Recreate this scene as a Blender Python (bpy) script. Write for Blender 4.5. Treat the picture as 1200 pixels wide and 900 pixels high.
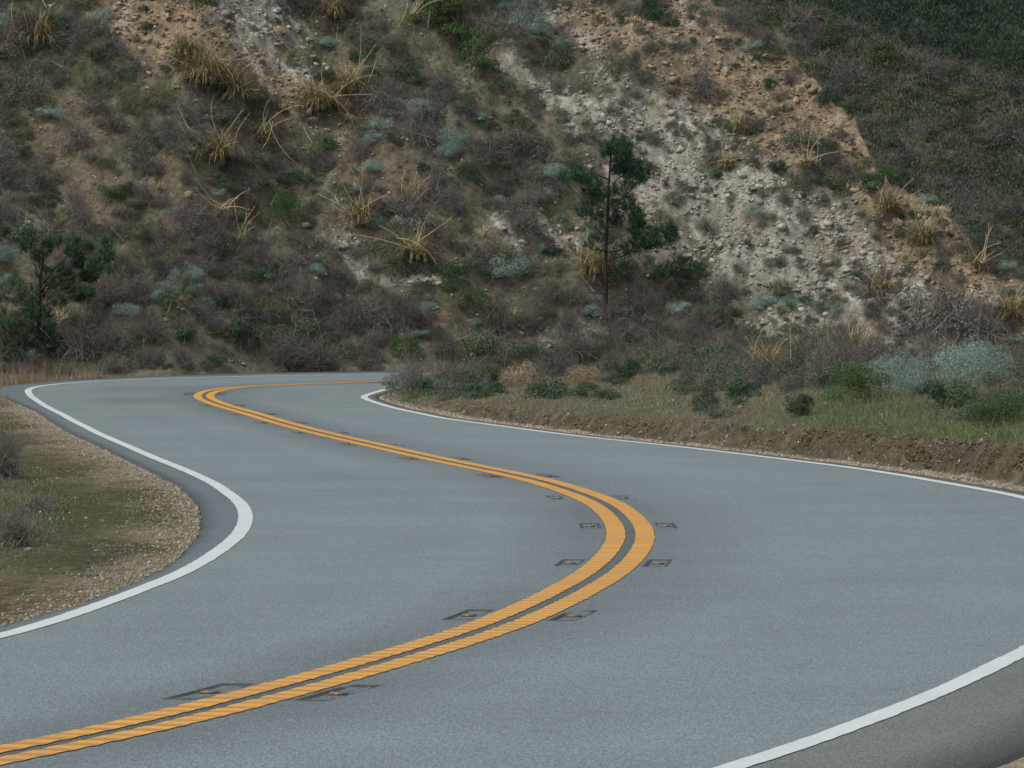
import bpy, math
import numpy as np
from mathutils import Vector

# ------------------------------------------------------------------ scene, camera, light
scene = bpy.context.scene
for o in list(bpy.data.objects):
    bpy.data.objects.remove(o)
COL = scene.collection
FPX, CAMH, YHOR = 7300.0, 1.83, 354.0          # focal length in photo pixels, eye height (m), horizon row

cam_d = bpy.data.cameras.new('camera'); cam = bpy.data.objects.new('camera', cam_d); COL.objects.link(cam)
cam_d.sensor_width = 36; cam_d.lens = FPX / 1200 * 36
cam_d.clip_start = 0.5; cam_d.clip_end = 6000
cam.location = (0, 0, CAMH)
cam.rotation_euler = (math.pi / 2 - math.atan((450 - YHOR) / FPX), 0, 0)
scene.camera = cam

SUN_EL, SUN_AZ = math.radians(56), math.radians(232)   # azimuth from +Y, clockwise
w = bpy.data.worlds.new("World"); scene.world = w; w.use_nodes = True
nt = w.node_tree; bg = nt.nodes['Background']
sky = nt.nodes.new('ShaderNodeTexSky'); sky.sky_type = 'NISHITA'; sky.sun_disc = False
sky.sun_elevation = SUN_EL; sky.sun_rotation = SUN_AZ
sky.air_density = 1.0; sky.dust_density = 4.0; sky.ozone_density = 1.0
hs = nt.nodes.new('ShaderNodeHueSaturation'); hs.inputs['Saturation'].default_value = .55     # thin grey overcast over the blue
nt.links.new(sky.outputs[0], hs.inputs['Color']); nt.links.new(hs.outputs[0], bg.inputs[0]); bg.inputs[1].default_value = 0.12
sd_ = bpy.data.lights.new('sun', 'SUN'); sun = bpy.data.objects.new('sun', sd_); COL.objects.link(sun)
sd_.energy = 1.5; sd_.angle = math.radians(18); sd_.color = (1.0, 0.97, 0.93)
dv = Vector((math.sin(SUN_AZ) * math.cos(SUN_EL), math.cos(SUN_AZ) * math.cos(SUN_EL), math.sin(SUN_EL)))
sun.rotation_euler = dv.to_track_quat('Z', 'Y').to_euler()
scene.view_settings.view_transform = 'Standard'; scene.view_settings.look = 'None'
scene.view_settings.gamma = 1.0; scene.view_settings.exposure = 0.25

# ------------------------------------------------------------------ helpers
RNG = np.random.default_rng(11)
def lin(r, g, b):
    c = np.array([r, g, b], float) / 255
    return np.where(c <= 0.04045, c / 12.92, ((c + 0.055) / 1.055) ** 2.4)
def _h(x, y, s):
    h = (x.astype(np.int64) * 374761393 + y.astype(np.int64) * 668265263 + s * 974634777) & 0xffffffff
    h = ((h ^ (h >> 13)) * 1274126177) & 0xffffffff
    h = ((h ^ (h >> 16)) * 2246822519) & 0xffffffff
    return ((h ^ (h >> 15)) & 0xffffff) / float(0xffffff)
def vn(x, y, s=0):
    x = np.asarray(x, float); y = np.asarray(y, float)
    xi = np.floor(x); yi = np.floor(y); fx = x - xi; fy = y - yi
    fx = fx * fx * (3 - 2 * fx); fy = fy * fy * (3 - 2 * fy)
    a = _h(xi, yi, s); b = _h(xi + 1, yi, s); c = _h(xi, yi + 1, s); d = _h(xi + 1, yi + 1, s)
    return (a + (b - a) * fx) * (1 - fy) + (c + (d - c) * fx) * fy
def fbm(x, y, o=4, s=0, g=0.5):
    t = 0; a = 1; n = 0
    for k in range(o):
        t = t + a * vn(x * 2 ** k + 17.3 * k, y * 2 ** k - 9.1 * k, s + k); n += a; a *= g
    return t / n * 2 - 1
def sstep(a, b, x):
    t = np.clip((x - a) / (b - a), 0, 1); return t * t * (3 - 2 * t)

def mesh_np(name, V, F, C=None, smooth=False):
    """V (n,3); F (m,k) uniform or list of such arrays; C (n,3) vertex colours"""
    Fs = F if isinstance(F, list) else [F]
    me = bpy.data.meshes.new(name)
    V = np.asarray(V, np.float32)
    me.vertices.add(len(V)); me.vertices.foreach_set('co', V.ravel())
    nl = sum(f.size for f in Fs); nf = sum(len(f) for f in Fs)
    me.loops.add(nl); me.loops.foreach_set('vertex_index', np.concatenate([f.ravel() for f in Fs]).astype(np.int32))
    me.polygons.add(nf)
    tot = np.concatenate([np.full(len(f), f.shape[1]) for f in Fs])
    st = np.concatenate([[0], np.cumsum(tot)[:-1]])
    me.polygons.foreach_set('loop_start', st.astype(np.int32))
    if smooth: me.polygons.foreach_set('use_smooth', np.ones(nf, bool))
    me.update(calc_edges=True)
    if C is not None:
        a = me.color_attributes.new('col', 'FLOAT_COLOR', 'POINT')
        a.data.foreach_set('color', np.c_[C, np.ones(len(C))].astype(np.float32).ravel())
    return me
def link(name, me, mat=None, parent=None, loc=(0, 0, 0), **props):
    o = bpy.data.objects.new(name, me); COL.objects.link(o); o.location = loc
    if mat is not None and me is not None and not me.materials: me.materials.append(mat)
    if parent is not None: o.parent = parent
    for k, v in props.items(): o[k] = v
    return o
def join(parts):
    """parts: list of (V,F,C) with quads or tris each -> (V,[F..],C)"""
    Vs, Cs, Fs, n = [], [], {}, 0
    for V, F, C in parts:
        Vs.append(V); Cs.append(C if C.ndim == 2 else np.tile(C, (len(V), 1)))
        for f in (F if isinstance(F, list) else [F]):
            Fs.setdefault(f.shape[1], []).append(f + n)
        n += len(V)
    return np.concatenate(Vs), [np.concatenate(v) for v in Fs.values()], np.concatenate(Cs)
def grid_faces(nr, nc):
    i = np.arange(nr - 1)[:, None] * nc + np.arange(nc - 1)[None]
    return np.stack([i, i + 1, i + nc + 1, i + nc], -1).reshape(-1, 4)
def tube(P, r, n=4):
    P = np.asarray(P, float); r = np.broadcast_to(r, (len(P),))
    T = np.gradient(P, axis=0); T /= np.linalg.norm(T, axis=1)[:, None] + 1e-9
    up = np.array([0, 0, 1.0]) if abs(T[0, 2]) < .8 else np.array([1.0, 0, 0])
    A = np.cross(T, up); A /= np.linalg.norm(A, axis=1)[:, None]; B = np.cross(T, A)
    th = np.arange(n) / n * 2 * np.pi
    V = P[:, None] + r[:, None, None] * (np.cos(th)[None, :, None] * A[:, None] + np.sin(th)[None, :, None] * B[:, None])
    i = np.arange(len(P) - 1)[:, None] * n; j = np.arange(n)[None]; k = (j + 1) % n
    F = np.stack([i + j, i + k, i + n + k, i + n + j], -1).reshape(-1, 4)
    return V.reshape(-1, 3), F
def leaves(P, N, size, asp, C, rng):
    """quads (diamond) at P with approx normal N"""
    n = len(P)
    t = rng.normal(size=(n, 3)); N = N / (np.linalg.norm(N, axis=1)[:, None] + 1e-9)
    A = np.cross(N, t); A /= np.linalg.norm(A, axis=1)[:, None] + 1e-9; B = np.cross(N, A)
    s = (size * rng.uniform(.6, 1.3, n))[:, None]
    V = np.stack([P - A * s, P + B * s * asp, P + A * s, P - B * s * asp], 1).reshape(-1, 3)
    return V, np.arange(4 * n).reshape(n, 4), np.repeat(C, 4, 0)

def slivers(P, D, L, wd, C, rng):
    """thin upright leaf-and-twig blades that lean outwards from their bush"""
    n = len(P); A = np.array([0, 0, 1.0]) + D * .8 + rng.normal(size=(n, 3)) * .45; A /= np.linalg.norm(A, axis=1)[:, None]
    B = np.cross(A, D + rng.normal(size=(n, 3)) * .7); B /= np.linalg.norm(B, axis=1)[:, None] + 1e-9; l = (L * rng.uniform(.6, 1.4, n))[:, None]
    V = np.stack([P - A * l, P + B * wd, P + A * l, P - B * wd], 1).reshape(-1, 3)
    return V, np.arange(4 * n).reshape(n, 4), np.repeat(C, 4, 0)

# ------------------------------------------------------------------ materials
def new_mat(name, rough=.9, spec=.25):
    m = bpy.data.materials.new(name); m.use_nodes = True
    n = m.node_tree.nodes; p = n['Principled BSDF']
    p.inputs['Roughness'].default_value = rough; p.inputs['Specular IOR Level'].default_value = spec
    return m, n, m.node_tree.links, p
def noise(n, l, src, scale, detail=4, rough=.55):
    t = n.new('ShaderNodeTexNoise'); t.inputs['Scale'].default_value = scale
    t.inputs['Detail'].default_value = detail; t.inputs['Roughness'].default_value = rough
    l.new(src, t.inputs['Vector']); return t
def ramp(n, l, fac, a, b, ca, cb):
    r = n.new('ShaderNodeMapRange'); r.inputs[1].default_value = a; r.inputs[2].default_value = b
    r.inputs[3].default_value = ca; r.inputs[4].default_value = cb
    l.new(fac, r.inputs[0]); return r.outputs[0]
def mulc(n, l, col, fac):
    v = n.new('ShaderNodeVectorMath'); v.operation = 'SCALE'
    l.new(col, v.inputs[0]); l.new(fac, v.inputs['Scale']); return v.outputs[0]
def mat_leaf(name, var=.25, trans=.2):
    m, n, l, p = new_mat(name, .75, .2)
    a = n.new('ShaderNodeAttribute'); a.attribute_name = 'col'
    oi = n.new('ShaderNodeObjectInfo')
    f = ramp(n, l, oi.outputs['Random'], 0, 1, 1.36 - var, 1.36 + var)
    c = mulc(n, l, a.outputs['Color'], f)
    l.new(c, p.inputs['Base Color'])
    tr = n.new('ShaderNodeBsdfTranslucent'); l.new(c, tr.inputs[0])
    mx = n.new('ShaderNodeMixShader'); mx.inputs[0].default_value = trans
    l.new(p.outputs[0], mx.inputs[1]); l.new(tr.outputs[0], mx.inputs[2])
    l.new(mx.outputs[0], n['Material Output'].inputs[0]); return m
def mat_ground(name, scales, amps, bump=.6, bs=40, bd=.03, rough=.95):
    m, n, l, p = new_mat(name, rough, .15)
    a = n.new('ShaderNodeAttribute'); a.attribute_name = 'col'
    g = n.new('ShaderNodeNewGeometry'); c = a.outputs['Color']
    for s, k in zip(scales, amps):
        t = noise(n, l, g.outputs['Position'], s, 5, .6)
        c = mulc(n, l, c, ramp(n, l, t.outputs[0], .3, .7, 1 - k, 1 + k))
    l.new(c, p.inputs['Base Color'])
    t = noise(n, l, g.outputs['Position'], bs, 6, .65)
    b = n.new('ShaderNodeBump'); b.inputs['Strength'].default_value = bump; b.inputs['Distance'].default_value = bd
    l.new(t.outputs[0], b.inputs['Height']); l.new(b.outputs[0], p.inputs['Normal']); return m
M_leaf = mat_leaf('foliage'); M_dry = mat_leaf('dry_foliage', .18, .15); M_needle = mat_leaf('pine_needles', .1, .08)
M_bark = mat_leaf('bark', .1, 0)
M_soil = mat_ground('hill_soil', (1.3, 9, 45), (.25, .38, .35), .9, 30, .05)
M_verge = mat_ground('verge_soil', (1.5, 12, 60), (.15, .38, .5), 1.0, 45, .03)
M_rock = mat_ground('rock', (6, 30), (.25, .3), .8, 25, .03)

def mat_asphalt():
    m, n, l, p = new_mat('asphalt', .85, .35)
    a = n.new('ShaderNodeAttribute'); a.attribute_name = 'col'
    g = n.new('ShaderNodeNewGeometry'); c = a.outputs['Color']
    mp = n.new('ShaderNodeMapping'); mp.inputs['Scale'].default_value = (1, .10, 1); l.new(g.outputs['Position'], mp.inputs[0])   # chips rolled flat along the lane
    for s, k, src in ((.3, .07, g.outputs['Position']), (1.1, .04, g.outputs['Position']), (90, .20, mp.outputs[0]), (210, .30, mp.outputs[0])):
        t = noise(n, l, src, s, 3, .6)
        c = mulc(n, l, c, ramp(n, l, t.outputs[0], .3, .7, 1 - k, 1 + k))
    v = n.new('ShaderNodeTexVoronoi'); v.inputs['Scale'].default_value = 150; l.new(mp.outputs[0], v.inputs['Vector'])
    sep = n.new('ShaderNodeSeparateColor'); l.new(v.outputs['Color'], sep.inputs[0])
    c = mulc(n, l, c, ramp(n, l, sep.outputs[0], 0, 1, .78, 1.22))
    l.new(c, p.inputs['Base Color'])
    b = n.new('ShaderNodeBump'); b.inputs['Strength'].default_value = .5; b.inputs['Distance'].default_value = .004
    l.new(v.outputs['Distance'], b.inputs['Height']); l.new(b.outputs[0], p.inputs['Normal']); return m
M_asph = mat_asphalt()
def mat_paint(name, col, dark, wear):
    m, n, l, p = new_mat(name, .6, .4)
    a = n.new('ShaderNodeAttribute'); a.attribute_name = 'col'
    g = n.new('ShaderNodeNewGeometry')
    t1 = noise(n, l, g.outputs['Position'], 30, 6, .7); t2 = noise(n, l, g.outputs['Position'], 1.1, 4, .6)
    v = n.new('ShaderNodeMath'); v.operation = 'ADD'
    l.new(ramp(n, l, t1.outputs[0], .55, .75, 0, .8 * wear), v.inputs[0]); l.new(ramp(n, l, t2.outputs[0], .3, .75, 0, .25 * wear), v.inputs[1])
    v2 = n.new('ShaderNodeMath'); v2.operation = 'MAXIMUM'; sp = n.new('ShaderNodeSeparateColor'); l.new(a.outputs['Color'], sp.inputs[0])
    l.new(v.outputs[0], v2.inputs[0]); l.new(sp.outputs[0], v2.inputs[1])
    mx = n.new('ShaderNodeMixRGB'); mx.inputs[1].default_value = (*col, 1); mx.inputs[2].default_value = (*dark, 1)
    l.new(v2.outputs[0], mx.inputs[0]); l.new(mx.outputs[0], p.inputs['Base Color']); return m
M_yel = mat_paint('yellow_road_paint', lin(210, 153, 58), lin(112, 92, 66), 1.15)
M_wht = mat_paint('white_road_paint', lin(194, 203, 199), lin(120, 126, 126), .8)

# ------------------------------------------------------------------ road geometry
def zr(Y):                                         # the road climbs slightly round the far bend
    return 0.028 * 3 * np.logaddexp(0, (np.asarray(Y, float) - 113) / 3)
def unproj(p):
    p = np.array(p, float); d = FPX * CAMH / (p[:, 1] - YHOR)
    for _ in range(30): d = .5 * d + .5 * FPX * (CAMH - zr(d)) / (p[:, 1] - YHOR)
    return np.c_[(p[:, 0] - 600) * d / FPX, d]
# surveyed points of the markings (photo pixels on the road surface)
tC = [(0,886),(67,872),(167,852),(233,835),(333,808),(400,790),(425,782.5),(475,767),(525,752.5),(575,736),(612,721),(650,703),(687.5,683),(717.5,662.5),(732.5,645),(740,627.5),(732.5,610),(712.5,592.5),(685,580),(640,565.5),(600,556),(550,546),(500,535.5),(425,518.7),(370,506),(325,494),(292,484),(256,473.5),(237,464.5),(245,458.7),(262,455),(287,452.5),(325,451),(375,449.5),(425,447.8),(465,446.5)]
tL = [(0,747),(67,726),(112,711),(162,692),(212,672),(245,653),(270,635),(285,617),(287.5,603),(282,592),(265,577.5),(237.5,561),(205,546),(150,523),(102,501),(67,483),(42,467),(38,460),(53,451.7),(100,447),(167,444),(233,442),(400,439.7),(470,438)]
tR = [(863,899),(950,868),(1033,838),(1100,813),(1167,780),(1200,763),(1200,583),(1100,565),(997,548),(900,536),(800,524),(675,511),(592,500),(517,490),(467,479.5),(437,470.7),(424,465),(432,462),(446,460),(470,455.5)]
tE = [(50,721),(87.5,710),(125,696),(175,672.5),(205,655),(225,635),(234,610),(230,590),(215,574),(187.5,557.5),(155,541),(112.5,520),(67,498),(33,476.7),(21.7,457.5),(40,448),(100,443.5)]
wC = unproj(tC)
near = np.array([(-22.0, -13), (-14.6, -3), (-9.6, 6), (-6.0, 13.5), (-3.7, 19.5)])
e = wC[-1]; far = np.array([(e[0] + 3, e[1] + .45), (e[0] + 7, e[1] + .3), (e[0] + 12, e[1] - .4), (e[0] + 20, e[1] - 2.2)])
P = np.r_[near, wC, far]
def resample(P, step, sig):
    P = np.asarray(P); s = np.r_[0, np.cumsum(np.hypot(*np.diff(P, axis=0).T))]
    m = np.zeros_like(P); m[1:-1] = (P[2:] - P[:-2]) / (s[2:] - s[:-2])[:, None]; m[0] = (P[1] - P[0]) / (s[1] - s[0]); m[-1] = (P[-1] - P[-2]) / (s[-1] - s[-2])
    q = np.arange(0, s[-1], step); i = np.clip(np.searchsorted(s, q, side='right') - 1, 0, len(P) - 2)
    h = (s[i + 1] - s[i]); t = ((q - s[i]) / h)[:, None]; h = h[:, None]
    Q = (2*t**3 - 3*t**2 + 1) * P[i] + (t**3 - 2*t**2 + t) * h * m[i] + (-2*t**3 + 3*t**2) * P[i + 1] + (t**3 - t**2) * h * m[i + 1]
    return gsm(Q, sig / step)
def gsm(Q, sg):
    r = int(3 * sg) + 1; k = np.exp(-.5 * (np.arange(-r, r + 1) / sg) ** 2); k /= k.sum()
    one = Q.ndim == 1; Q = Q[:, None] if one else Q
    lo = 2 * Q[0] - Q[r:0:-1]; hi = 2 * Q[-1] - Q[-2:-r - 2:-1]
    E = np.r_[lo, Q, hi]; out = np.stack([np.convolve(E[:, j], k, 'valid') for j in range(Q.shape[1])], 1)
    return out[:, 0] if one else out
STEP = 0.05
CL = resample(P, STEP, 1.1)

sCL = np.r_[0, np.cumsum(np.hypot(*np.diff(CL, axis=0).T))]
CL = np.c_[np.interp(np.arange(0, sCL[-1], STEP), sCL, CL[:, 0]), np.interp(np.arange(0, sCL[-1], STEP), sCL, CL[:, 1])]
S = np.arange(len(CL)) * STEP
T = np.gradient(CL, axis=0); T /= np.hypot(*T.T)[:, None]; T = gsm(T, 8); T /= np.hypot(*T.T)[:, None]
NR = np.c_[T[:, 1], -T[:, 0]]                      # points to the right of travel
CS = CL[::8]; KS = np.arange(len(CL))[::8]
def near_road(x, y):
    """signed offset (right +) and arc length index of nearest centre-line point"""
    x = np.ravel(x); y = np.ravel(y); off = np.empty(len(x)); idx = np.empty(len(x), int)
    for a in range(0, len(x), 60000):
        b = slice(a, a + 60000)
        D = (x[b, None] - CS[None, :, 0]) ** 2 + (y[b, None] - CS[None, :, 1]) ** 2
        k = KS[np.argmin(D, 1)]
        best = np.full(k.shape, 1e9); bi = k.copy()
        for j in range(-5, 6):
            q = np.clip(k + j, 0, len(CL) - 1); dd = (x[b] - CL[q, 0]) ** 2 + (y[b] - CL[q, 1]) ** 2
            u = dd < best; best[u] = dd[u]; bi[u] = q[u]
        v = np.c_[x[b] - CL[bi, 0], y[b] - CL[bi, 1]]
        sg = np.sign((v * NR[bi]).sum(1)); off[b] = sg * np.sqrt(best); idx[b] = bi
    return off, idx
def offsets(t, extra_s=(), extra_o=()):
    wp = unproj(t); o, i = near_road(wp[:, 0], wp[:, 1])
    s = np.r_[S[i], extra_s]; o = np.r_[o, extra_o]; k = np.argsort(s); s, o = s[k], o[k]
    return gsm(np.interp(S, s, o), 24), (s, o)
oL, dbgL = offsets(tL); oR, dbgR = offsets(tR); oE, dbgE = offsets(tE)

oE = np.where(S > 134, np.minimum(oE, -4.2 - .4 * sstep(134, 138, S)), oE); oE = gsm(oE, 12)
oER = oR + np.interp(S, [30, 52, 66, 80], [1.05, .9, .4, .27])
jag = .025 * fbm(S * 2.2, S * 0, 4, 5)
jag2 = .03 * fbm(S * 2.6, S * 0 + 9, 4, 8)
EL = oE + jag; ER = oER + jag2

# ------------------------------------------------------------------ terrain height
def project(x, y, z):
    return 600 + x / y * FPX, YHOR + (CAMH - z) / y * FPX
_k = (S > 141); _fx = (CL + NR * oE[:, None])[_k]; _o = np.argsort(_fx[:, 0])
def Yf(x): return np.interp(x, _fx[_o, 0], _fx[_o, 1]) + .35 + .25 * vn(np.asarray(x) * .8, np.asarray(x) * 0, 3)
CRX = np.array([-60, 2.0, 3.4, 4.3, 5.0, 5.73, 6.47, 7.34, 7.85, 8.67, 9.25, 9.87, 10.7, 11.6, 16, 60.])
CRZ = np.array([60, 12.6, 9.9, 8.8, 8.2, 7.3, 6.4, 5.3, 4.2, 3.6, 3.3, 2.65, 1.85, 1.2, .1, -2])
def capsules(px, py, caps, wx=0, wy=0):
    m = np.zeros(np.shape(px)); X = px + wx; Y = py + wy
    for x1, y1, x2, y2, r, wgt in caps:
        dx, dy = x2 - x1, y2 - y1; L2 = dx * dx + dy * dy + 1e-6
        t = np.clip(((X - x1) * dx + (Y - y1) * dy) / L2, 0, 1)
        d2 = (X - x1 - t * dx) ** 2 + (Y - y1 - t * dy) ** 2
        m = np.maximum(m, wgt * np.exp(-(d2 / r ** 2) ** 1.3))
    return m
WHITE = [(570,70,640,110,13,.8),(640,110,720,165,20,.85),(720,165,770,205,26,.9),(765,160,950,340,62,1),(850,210,1020,370,46,1),(890,340,970,385,34,1),(740,200,860,320,34,.8),(940,240,1060,350,34,.75),
         (640,15,700,70,16,.5),(740,255,772,292,15,.9),(590,262,604,300,13,.75),(640,265,690,300,15,.75),(640,378,692,405,17,.85),(395,275,432,312,13,.7),
         (462,322,512,334,8,.8),(285,0,320,50,36,1),(262,0,290,22,22,.9),(330,60,352,82,14,.8),(130,0,150,12,14,.8),(700,85,790,130,20,.5),(800,10,830,20,14,.5),
         (1150,350,1175,372,12,.7),(540,380,560,392,9,.4),(150,172,160,180,7,.7),(370,140,400,165,14,.4)]
ORANGE = [(140,5,225,45,42,1),(215,20,270,70,26,.9),(300,62,350,112,20,1),(330,120,340,190,12,.6),(800,20,950,140,26,1),(925,85,1000,165,24,1),(1000,170,1070,250,22,.95),(1075,262,1190,362,24,.9),(690,20,850,110,30,.75),
          (1000,190,1080,300,20,.85),(1060,280,1180,372,26,.8),(960,260,1060,330,26,.6),(830,80,930,170,32,.75),(600,90,640,130,14,.5),(560,60,600,110,12,.5)]
BROWN = [(370,60,400,150,36,.8),(390,170,520,250,34,.9),(330,150,360,260,40,.55),(235,55,255,80,14,.9),(20,110,330,260,80,.4),(0,150,200,260,60,.4),(440,330,520,380,30,.5)]
def masks(px, py, z=None):
    wx = 22 * fbm(px / 38, py / 30, 3, 21); wy = 22 * fbm(px / 38, py / 30, 3, 31)
    return capsules(px, py, WHITE, wx, wy), capsules(px, py, ORANGE, wx, wy), capsules(px, py, BROWN, wx, wy)
def ridged(x, y, o, s):
    t = 0; a = 1; n = 0
    for k in range(o):
        t = t + a * (1 - np.abs(2 * vn(x * 2 ** k + 5 * k, y * 2 ** k + 3 * k, s + k) - 1)); n += a; a *= .55
    return t / n
def hill_part(x, y, detail=True):
    """height added by the hillside; x,y arrays"""
    t = y - Yf(x)
    u = x * .62 + t * .78; v = -x * .78 + t * .62                   # ribs run down to the right
    tt = t + np.clip(t, 0, 2) / 2 * (.95 * fbm(v * .33, u * .10, 3, 41) + .5 * fbm(v * 1.1, u * .4, 3, 43))
    face = np.where(tt > 0, .92 * tt - .10 * (1 - np.exp(-tt / .4)), .0)
    cr = np.interp(x, CRX, CRZ) + .24 * fbm(x * 1.3, x * 0, 5, 47, .62)
    top = cr - .35 * np.maximum(t - np.maximum(cr, 0) / .88, 0)
    k = .22; h = np.clip(.5 + .5 * (top - face) / k, 0, 1)
    z = top * (1 - h) + face * h - k * h * (1 - h)
    if detail:
        px, py = project(x, np.maximum(y, 5), z)
        wm, om, bm = masks(px, py)
        rk = np.clip(wm + .8 * om, 0, 1) * sstep(.2, 1, t)
        z = z + rk * (np.where(px < 420, .42, .24) * (ridged(x * 1.9, t * 1.9 + z, 4, 51) - .6) + .06 * ridged(x * 9, t * 9, 2, 57)) + sstep(.1, 1, t) * (.13 * fbm(x * 2.5, t * 2.5, 3, 61) + .05 * fbm(x * 11, t * 11, 2, 63))
    return np.where(t > -.3, z * sstep(-.3, .1, t) if False else z, np.minimum(z, 0))
def base_part(x, y, off, idx):
    sR = off - ER[idx]; sL = EL[idx] - off; s = S[idx]
    z0 = zr(y)
    hb = np.interp(y, [40, 50, 58, 72, 88, 104, 116, 121], [.05, .30, .42, .38, .24, .16, .10, .02])
    e = sR + .16 * fbm(x * .9, y * .35, 3, 71) + .07 * fbm(x * 5, y * 2.2, 3, 73)
    wgt = np.interp(y, [40, 120, 124], [1, 1, 0])
    zR = hb * (.86 * sstep(.34, .62, e) + .14 * sstep(.6, 1.6, e)) + wgt * np.clip(.10 * (sR - .6), 0, .60) + .03 * sstep(0, .6, sR) * fbm(x * 3, y * 1.5, 3, 77) - .035
    zL = -.04 - .018 * np.clip(sL, 0, 8) + .05 * sstep(0, 1.2, sL) * fbm(x * 1.2, y * .6, 4, 79) + .012 * sstep(0, .2, sL) * fbm(x * 9, y * 6, 2, 83)
    z = np.where(sR > 0, zR, np.where(sL > 0, zL, -.06))
    return z0 + z, sR, sL
def hfun(x, y, detail=True, full=False):
    x = np.ravel(np.asarray(x, float)); y = np.ravel(np.asarray(y, float))
    off, idx = near_road(x, y); z, sR, sL = base_part(x, y, off, idx)
    h = np.where(y > 120, hill_part(x, y, detail), 0)
    on = np.maximum(sR, sL) > 0
    z = z + np.where(on, np.maximum(h, 0) if True else h, 0)
    z = np.where((y > 126) & (h < 0), z + h, z)
    return (z, off, idx, sR, sL) if full else z
def hit(px, py, d0=34, d1=150):
    d = np.arange(d0, d1, .08); x = (px - 600) / FPX * d; zray = CAMH - (py - YHOR) / FPX * d
    z = hfun(x, d); k = np.argmax(zray < z)
    if not (zray < z).any(): k = len(d) - 1
    return float(x[k]), float(d[k]), float(z[k])
def place(px, py):
    return hit(px, py)

# ------------------------------------------------------------------ setting: hillside
def tensor(xs, ys):
    X, Y = np.meshgrid(xs, ys); return X.ravel(), Y.ravel(), grid_faces(len(ys), len(xs))
c_soil = lin(111, 107, 91); c_soil2 = lin(95, 93, 80); c_white = lin(143, 139, 127); c_pale = lin(175, 171, 159); c_orange = lin(150, 133, 111); c_brown = lin(110, 99, 79); c_green = lin(72, 80, 52)
def hill_colour(x, y, z):
    px, py = project(x, y, z); wm, om, bm = masks(px, py)
    n = fbm((x + z) * 1.6, (x - z) * .45, 4, 91); n2 = fbm((x + z) * 7, (x - z) * 3.2, 3, 93)
    c = c_soil + (c_soil2 - c_soil) * np.clip(.5 + n, 0, 1)[:, None]
    c = c + (c_brown - c) * bm[:, None]
    g = np.clip(fbm(x * .9, y * .9, 3, 95) * 1.5 - .1, 0, .6)
    c = c + (c_green - c) * g[:, None]
    c = c + (c_orange - c) * np.clip(om * 1.1 * (.75 + n2), 0, 1)[:, None]
    n4 = fbm(x * 3.2 + 4, y * 5, 4, 97, .7)
    wv = np.clip((wm * 1.25 - .40 + 1.5 * n4 + .8 * n2) * 2.2, 0, 1) * np.clip(wm * 2.5, 0, 1)
    cw = c_white + (c_pale - c_white) * np.clip(n2 * 2, 0, 1)[:, None]
    c = c + (cw - c) * (wv * .85)[:, None]
    return c, wm, om, bm
xs = np.r_[-70, -55, -42, -32, -25, -20, -16.5, -14, np.arange(-12.4, 13.2, .052), 14, 16, 20, 26, 34, 44, 58]
ys = np.r_[124.4, np.arange(126.2, 140.6, .045), np.arange(141, 150, .5), np.arange(151, 215, 3)]
X, Y, F = tensor(xs, ys)
Z = hfun(X, Y)
offh, idh = near_road(X[Y < 129.5], Y[Y < 129.5]); 
c, wm, om, bm = hill_colour(X, Y, Z)
Z[Y < 126] -= .25
hill = link('hillside', mesh_np('hillside', np.c_[X, Y, Z], F, c, True), M_soil, kind='structure')

# ------------------------------------------------------------------ setting: road with milled centre line and marker slots
rows = np.arange(0, len(CL), 1)
s_mark = float(dbgR[0][0]) * 0 + float(S[near_road([1.28], [51.0])[1][0]])
MS = s_mark + 7.3 * np.arange(-6, 14)
base_cols = np.array([-.388, -.380, -.368, -.36, -.31, -.26, -.252, -.240, -.232, -.21, -.2, -.12, -.036, 0, .036, .12, .2, .21, .232, .240, .252, .26, .31, .36, .368, .380, .388])
def groove(s):                                      # 0.30 m rumble grooves
    s = s + .05 * (vn(s * 1.1, s * 0, 12) - .5); ph = np.mod(s, .305); amp = .0028 * (.55 + .9 * vn(np.floor(s / .305), s * 0, 9)) * (1 - sstep(104, 124, s))
    return np.where(ph < .15, -amp * np.sin(np.pi * np.minimum(ph, .15) / .15) ** .6, 0)
def slot(s):                                        # tapered slots milled for the reflectors
    d = np.min(np.abs(s[:, None] - MS[None]), 1); return -.009 * (1 - sstep(.28, .62, d))
gs = groove(S); ss = slot(S)
cols, zc, tag_ = [], [], []
def lane(o0, o1, n):
    for f in np.linspace(0, 1, n): cols.append(o0 + (o1 - o0) * f); zc.append(np.zeros(len(S)))
lane(EL, EL, 1); lane(EL + .02, oL - .06, 3); lane(oL + .06, np.full(len(S), -.40), 5)
for b in base_cols:
    cols.append(np.full(len(S), b)); a = abs(b)
    zc.append(ss.copy() if .239 < a < .381 else (gs.copy() if a < .205 else np.zeros(len(S))))
lane(np.full(len(S), .40), oR - .06, 5); lane(oR + .06, ER - .02, 3); lane(ER, ER, 1)
zc[0] = np.full(len(S), -.10); cols[0] = EL - .015; zc[-1] = np.full(len(S), -.10); cols[-1] = ER + .015
O = np.stack(cols, 1); ZZ = np.stack(zc, 1)
RX = CL[:, None, 0] + NR[:, None, 0] * O; RY = CL[:, None, 1] + NR[:, None, 1] * O
RZ = zr(RY) + ZZ
keep = rows
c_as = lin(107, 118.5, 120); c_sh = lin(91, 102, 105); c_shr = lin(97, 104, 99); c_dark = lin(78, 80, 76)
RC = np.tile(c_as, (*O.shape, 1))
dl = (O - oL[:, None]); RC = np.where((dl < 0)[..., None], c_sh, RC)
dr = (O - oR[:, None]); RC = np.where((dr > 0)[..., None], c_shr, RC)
dc = np.abs(O); RC = RC * (1 - .22 * np.exp(-((dc - .30) / .22) ** 2) * (.6 + .8 * vn(RX * 1.2, RY * .25, 101)))[..., None]
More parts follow.
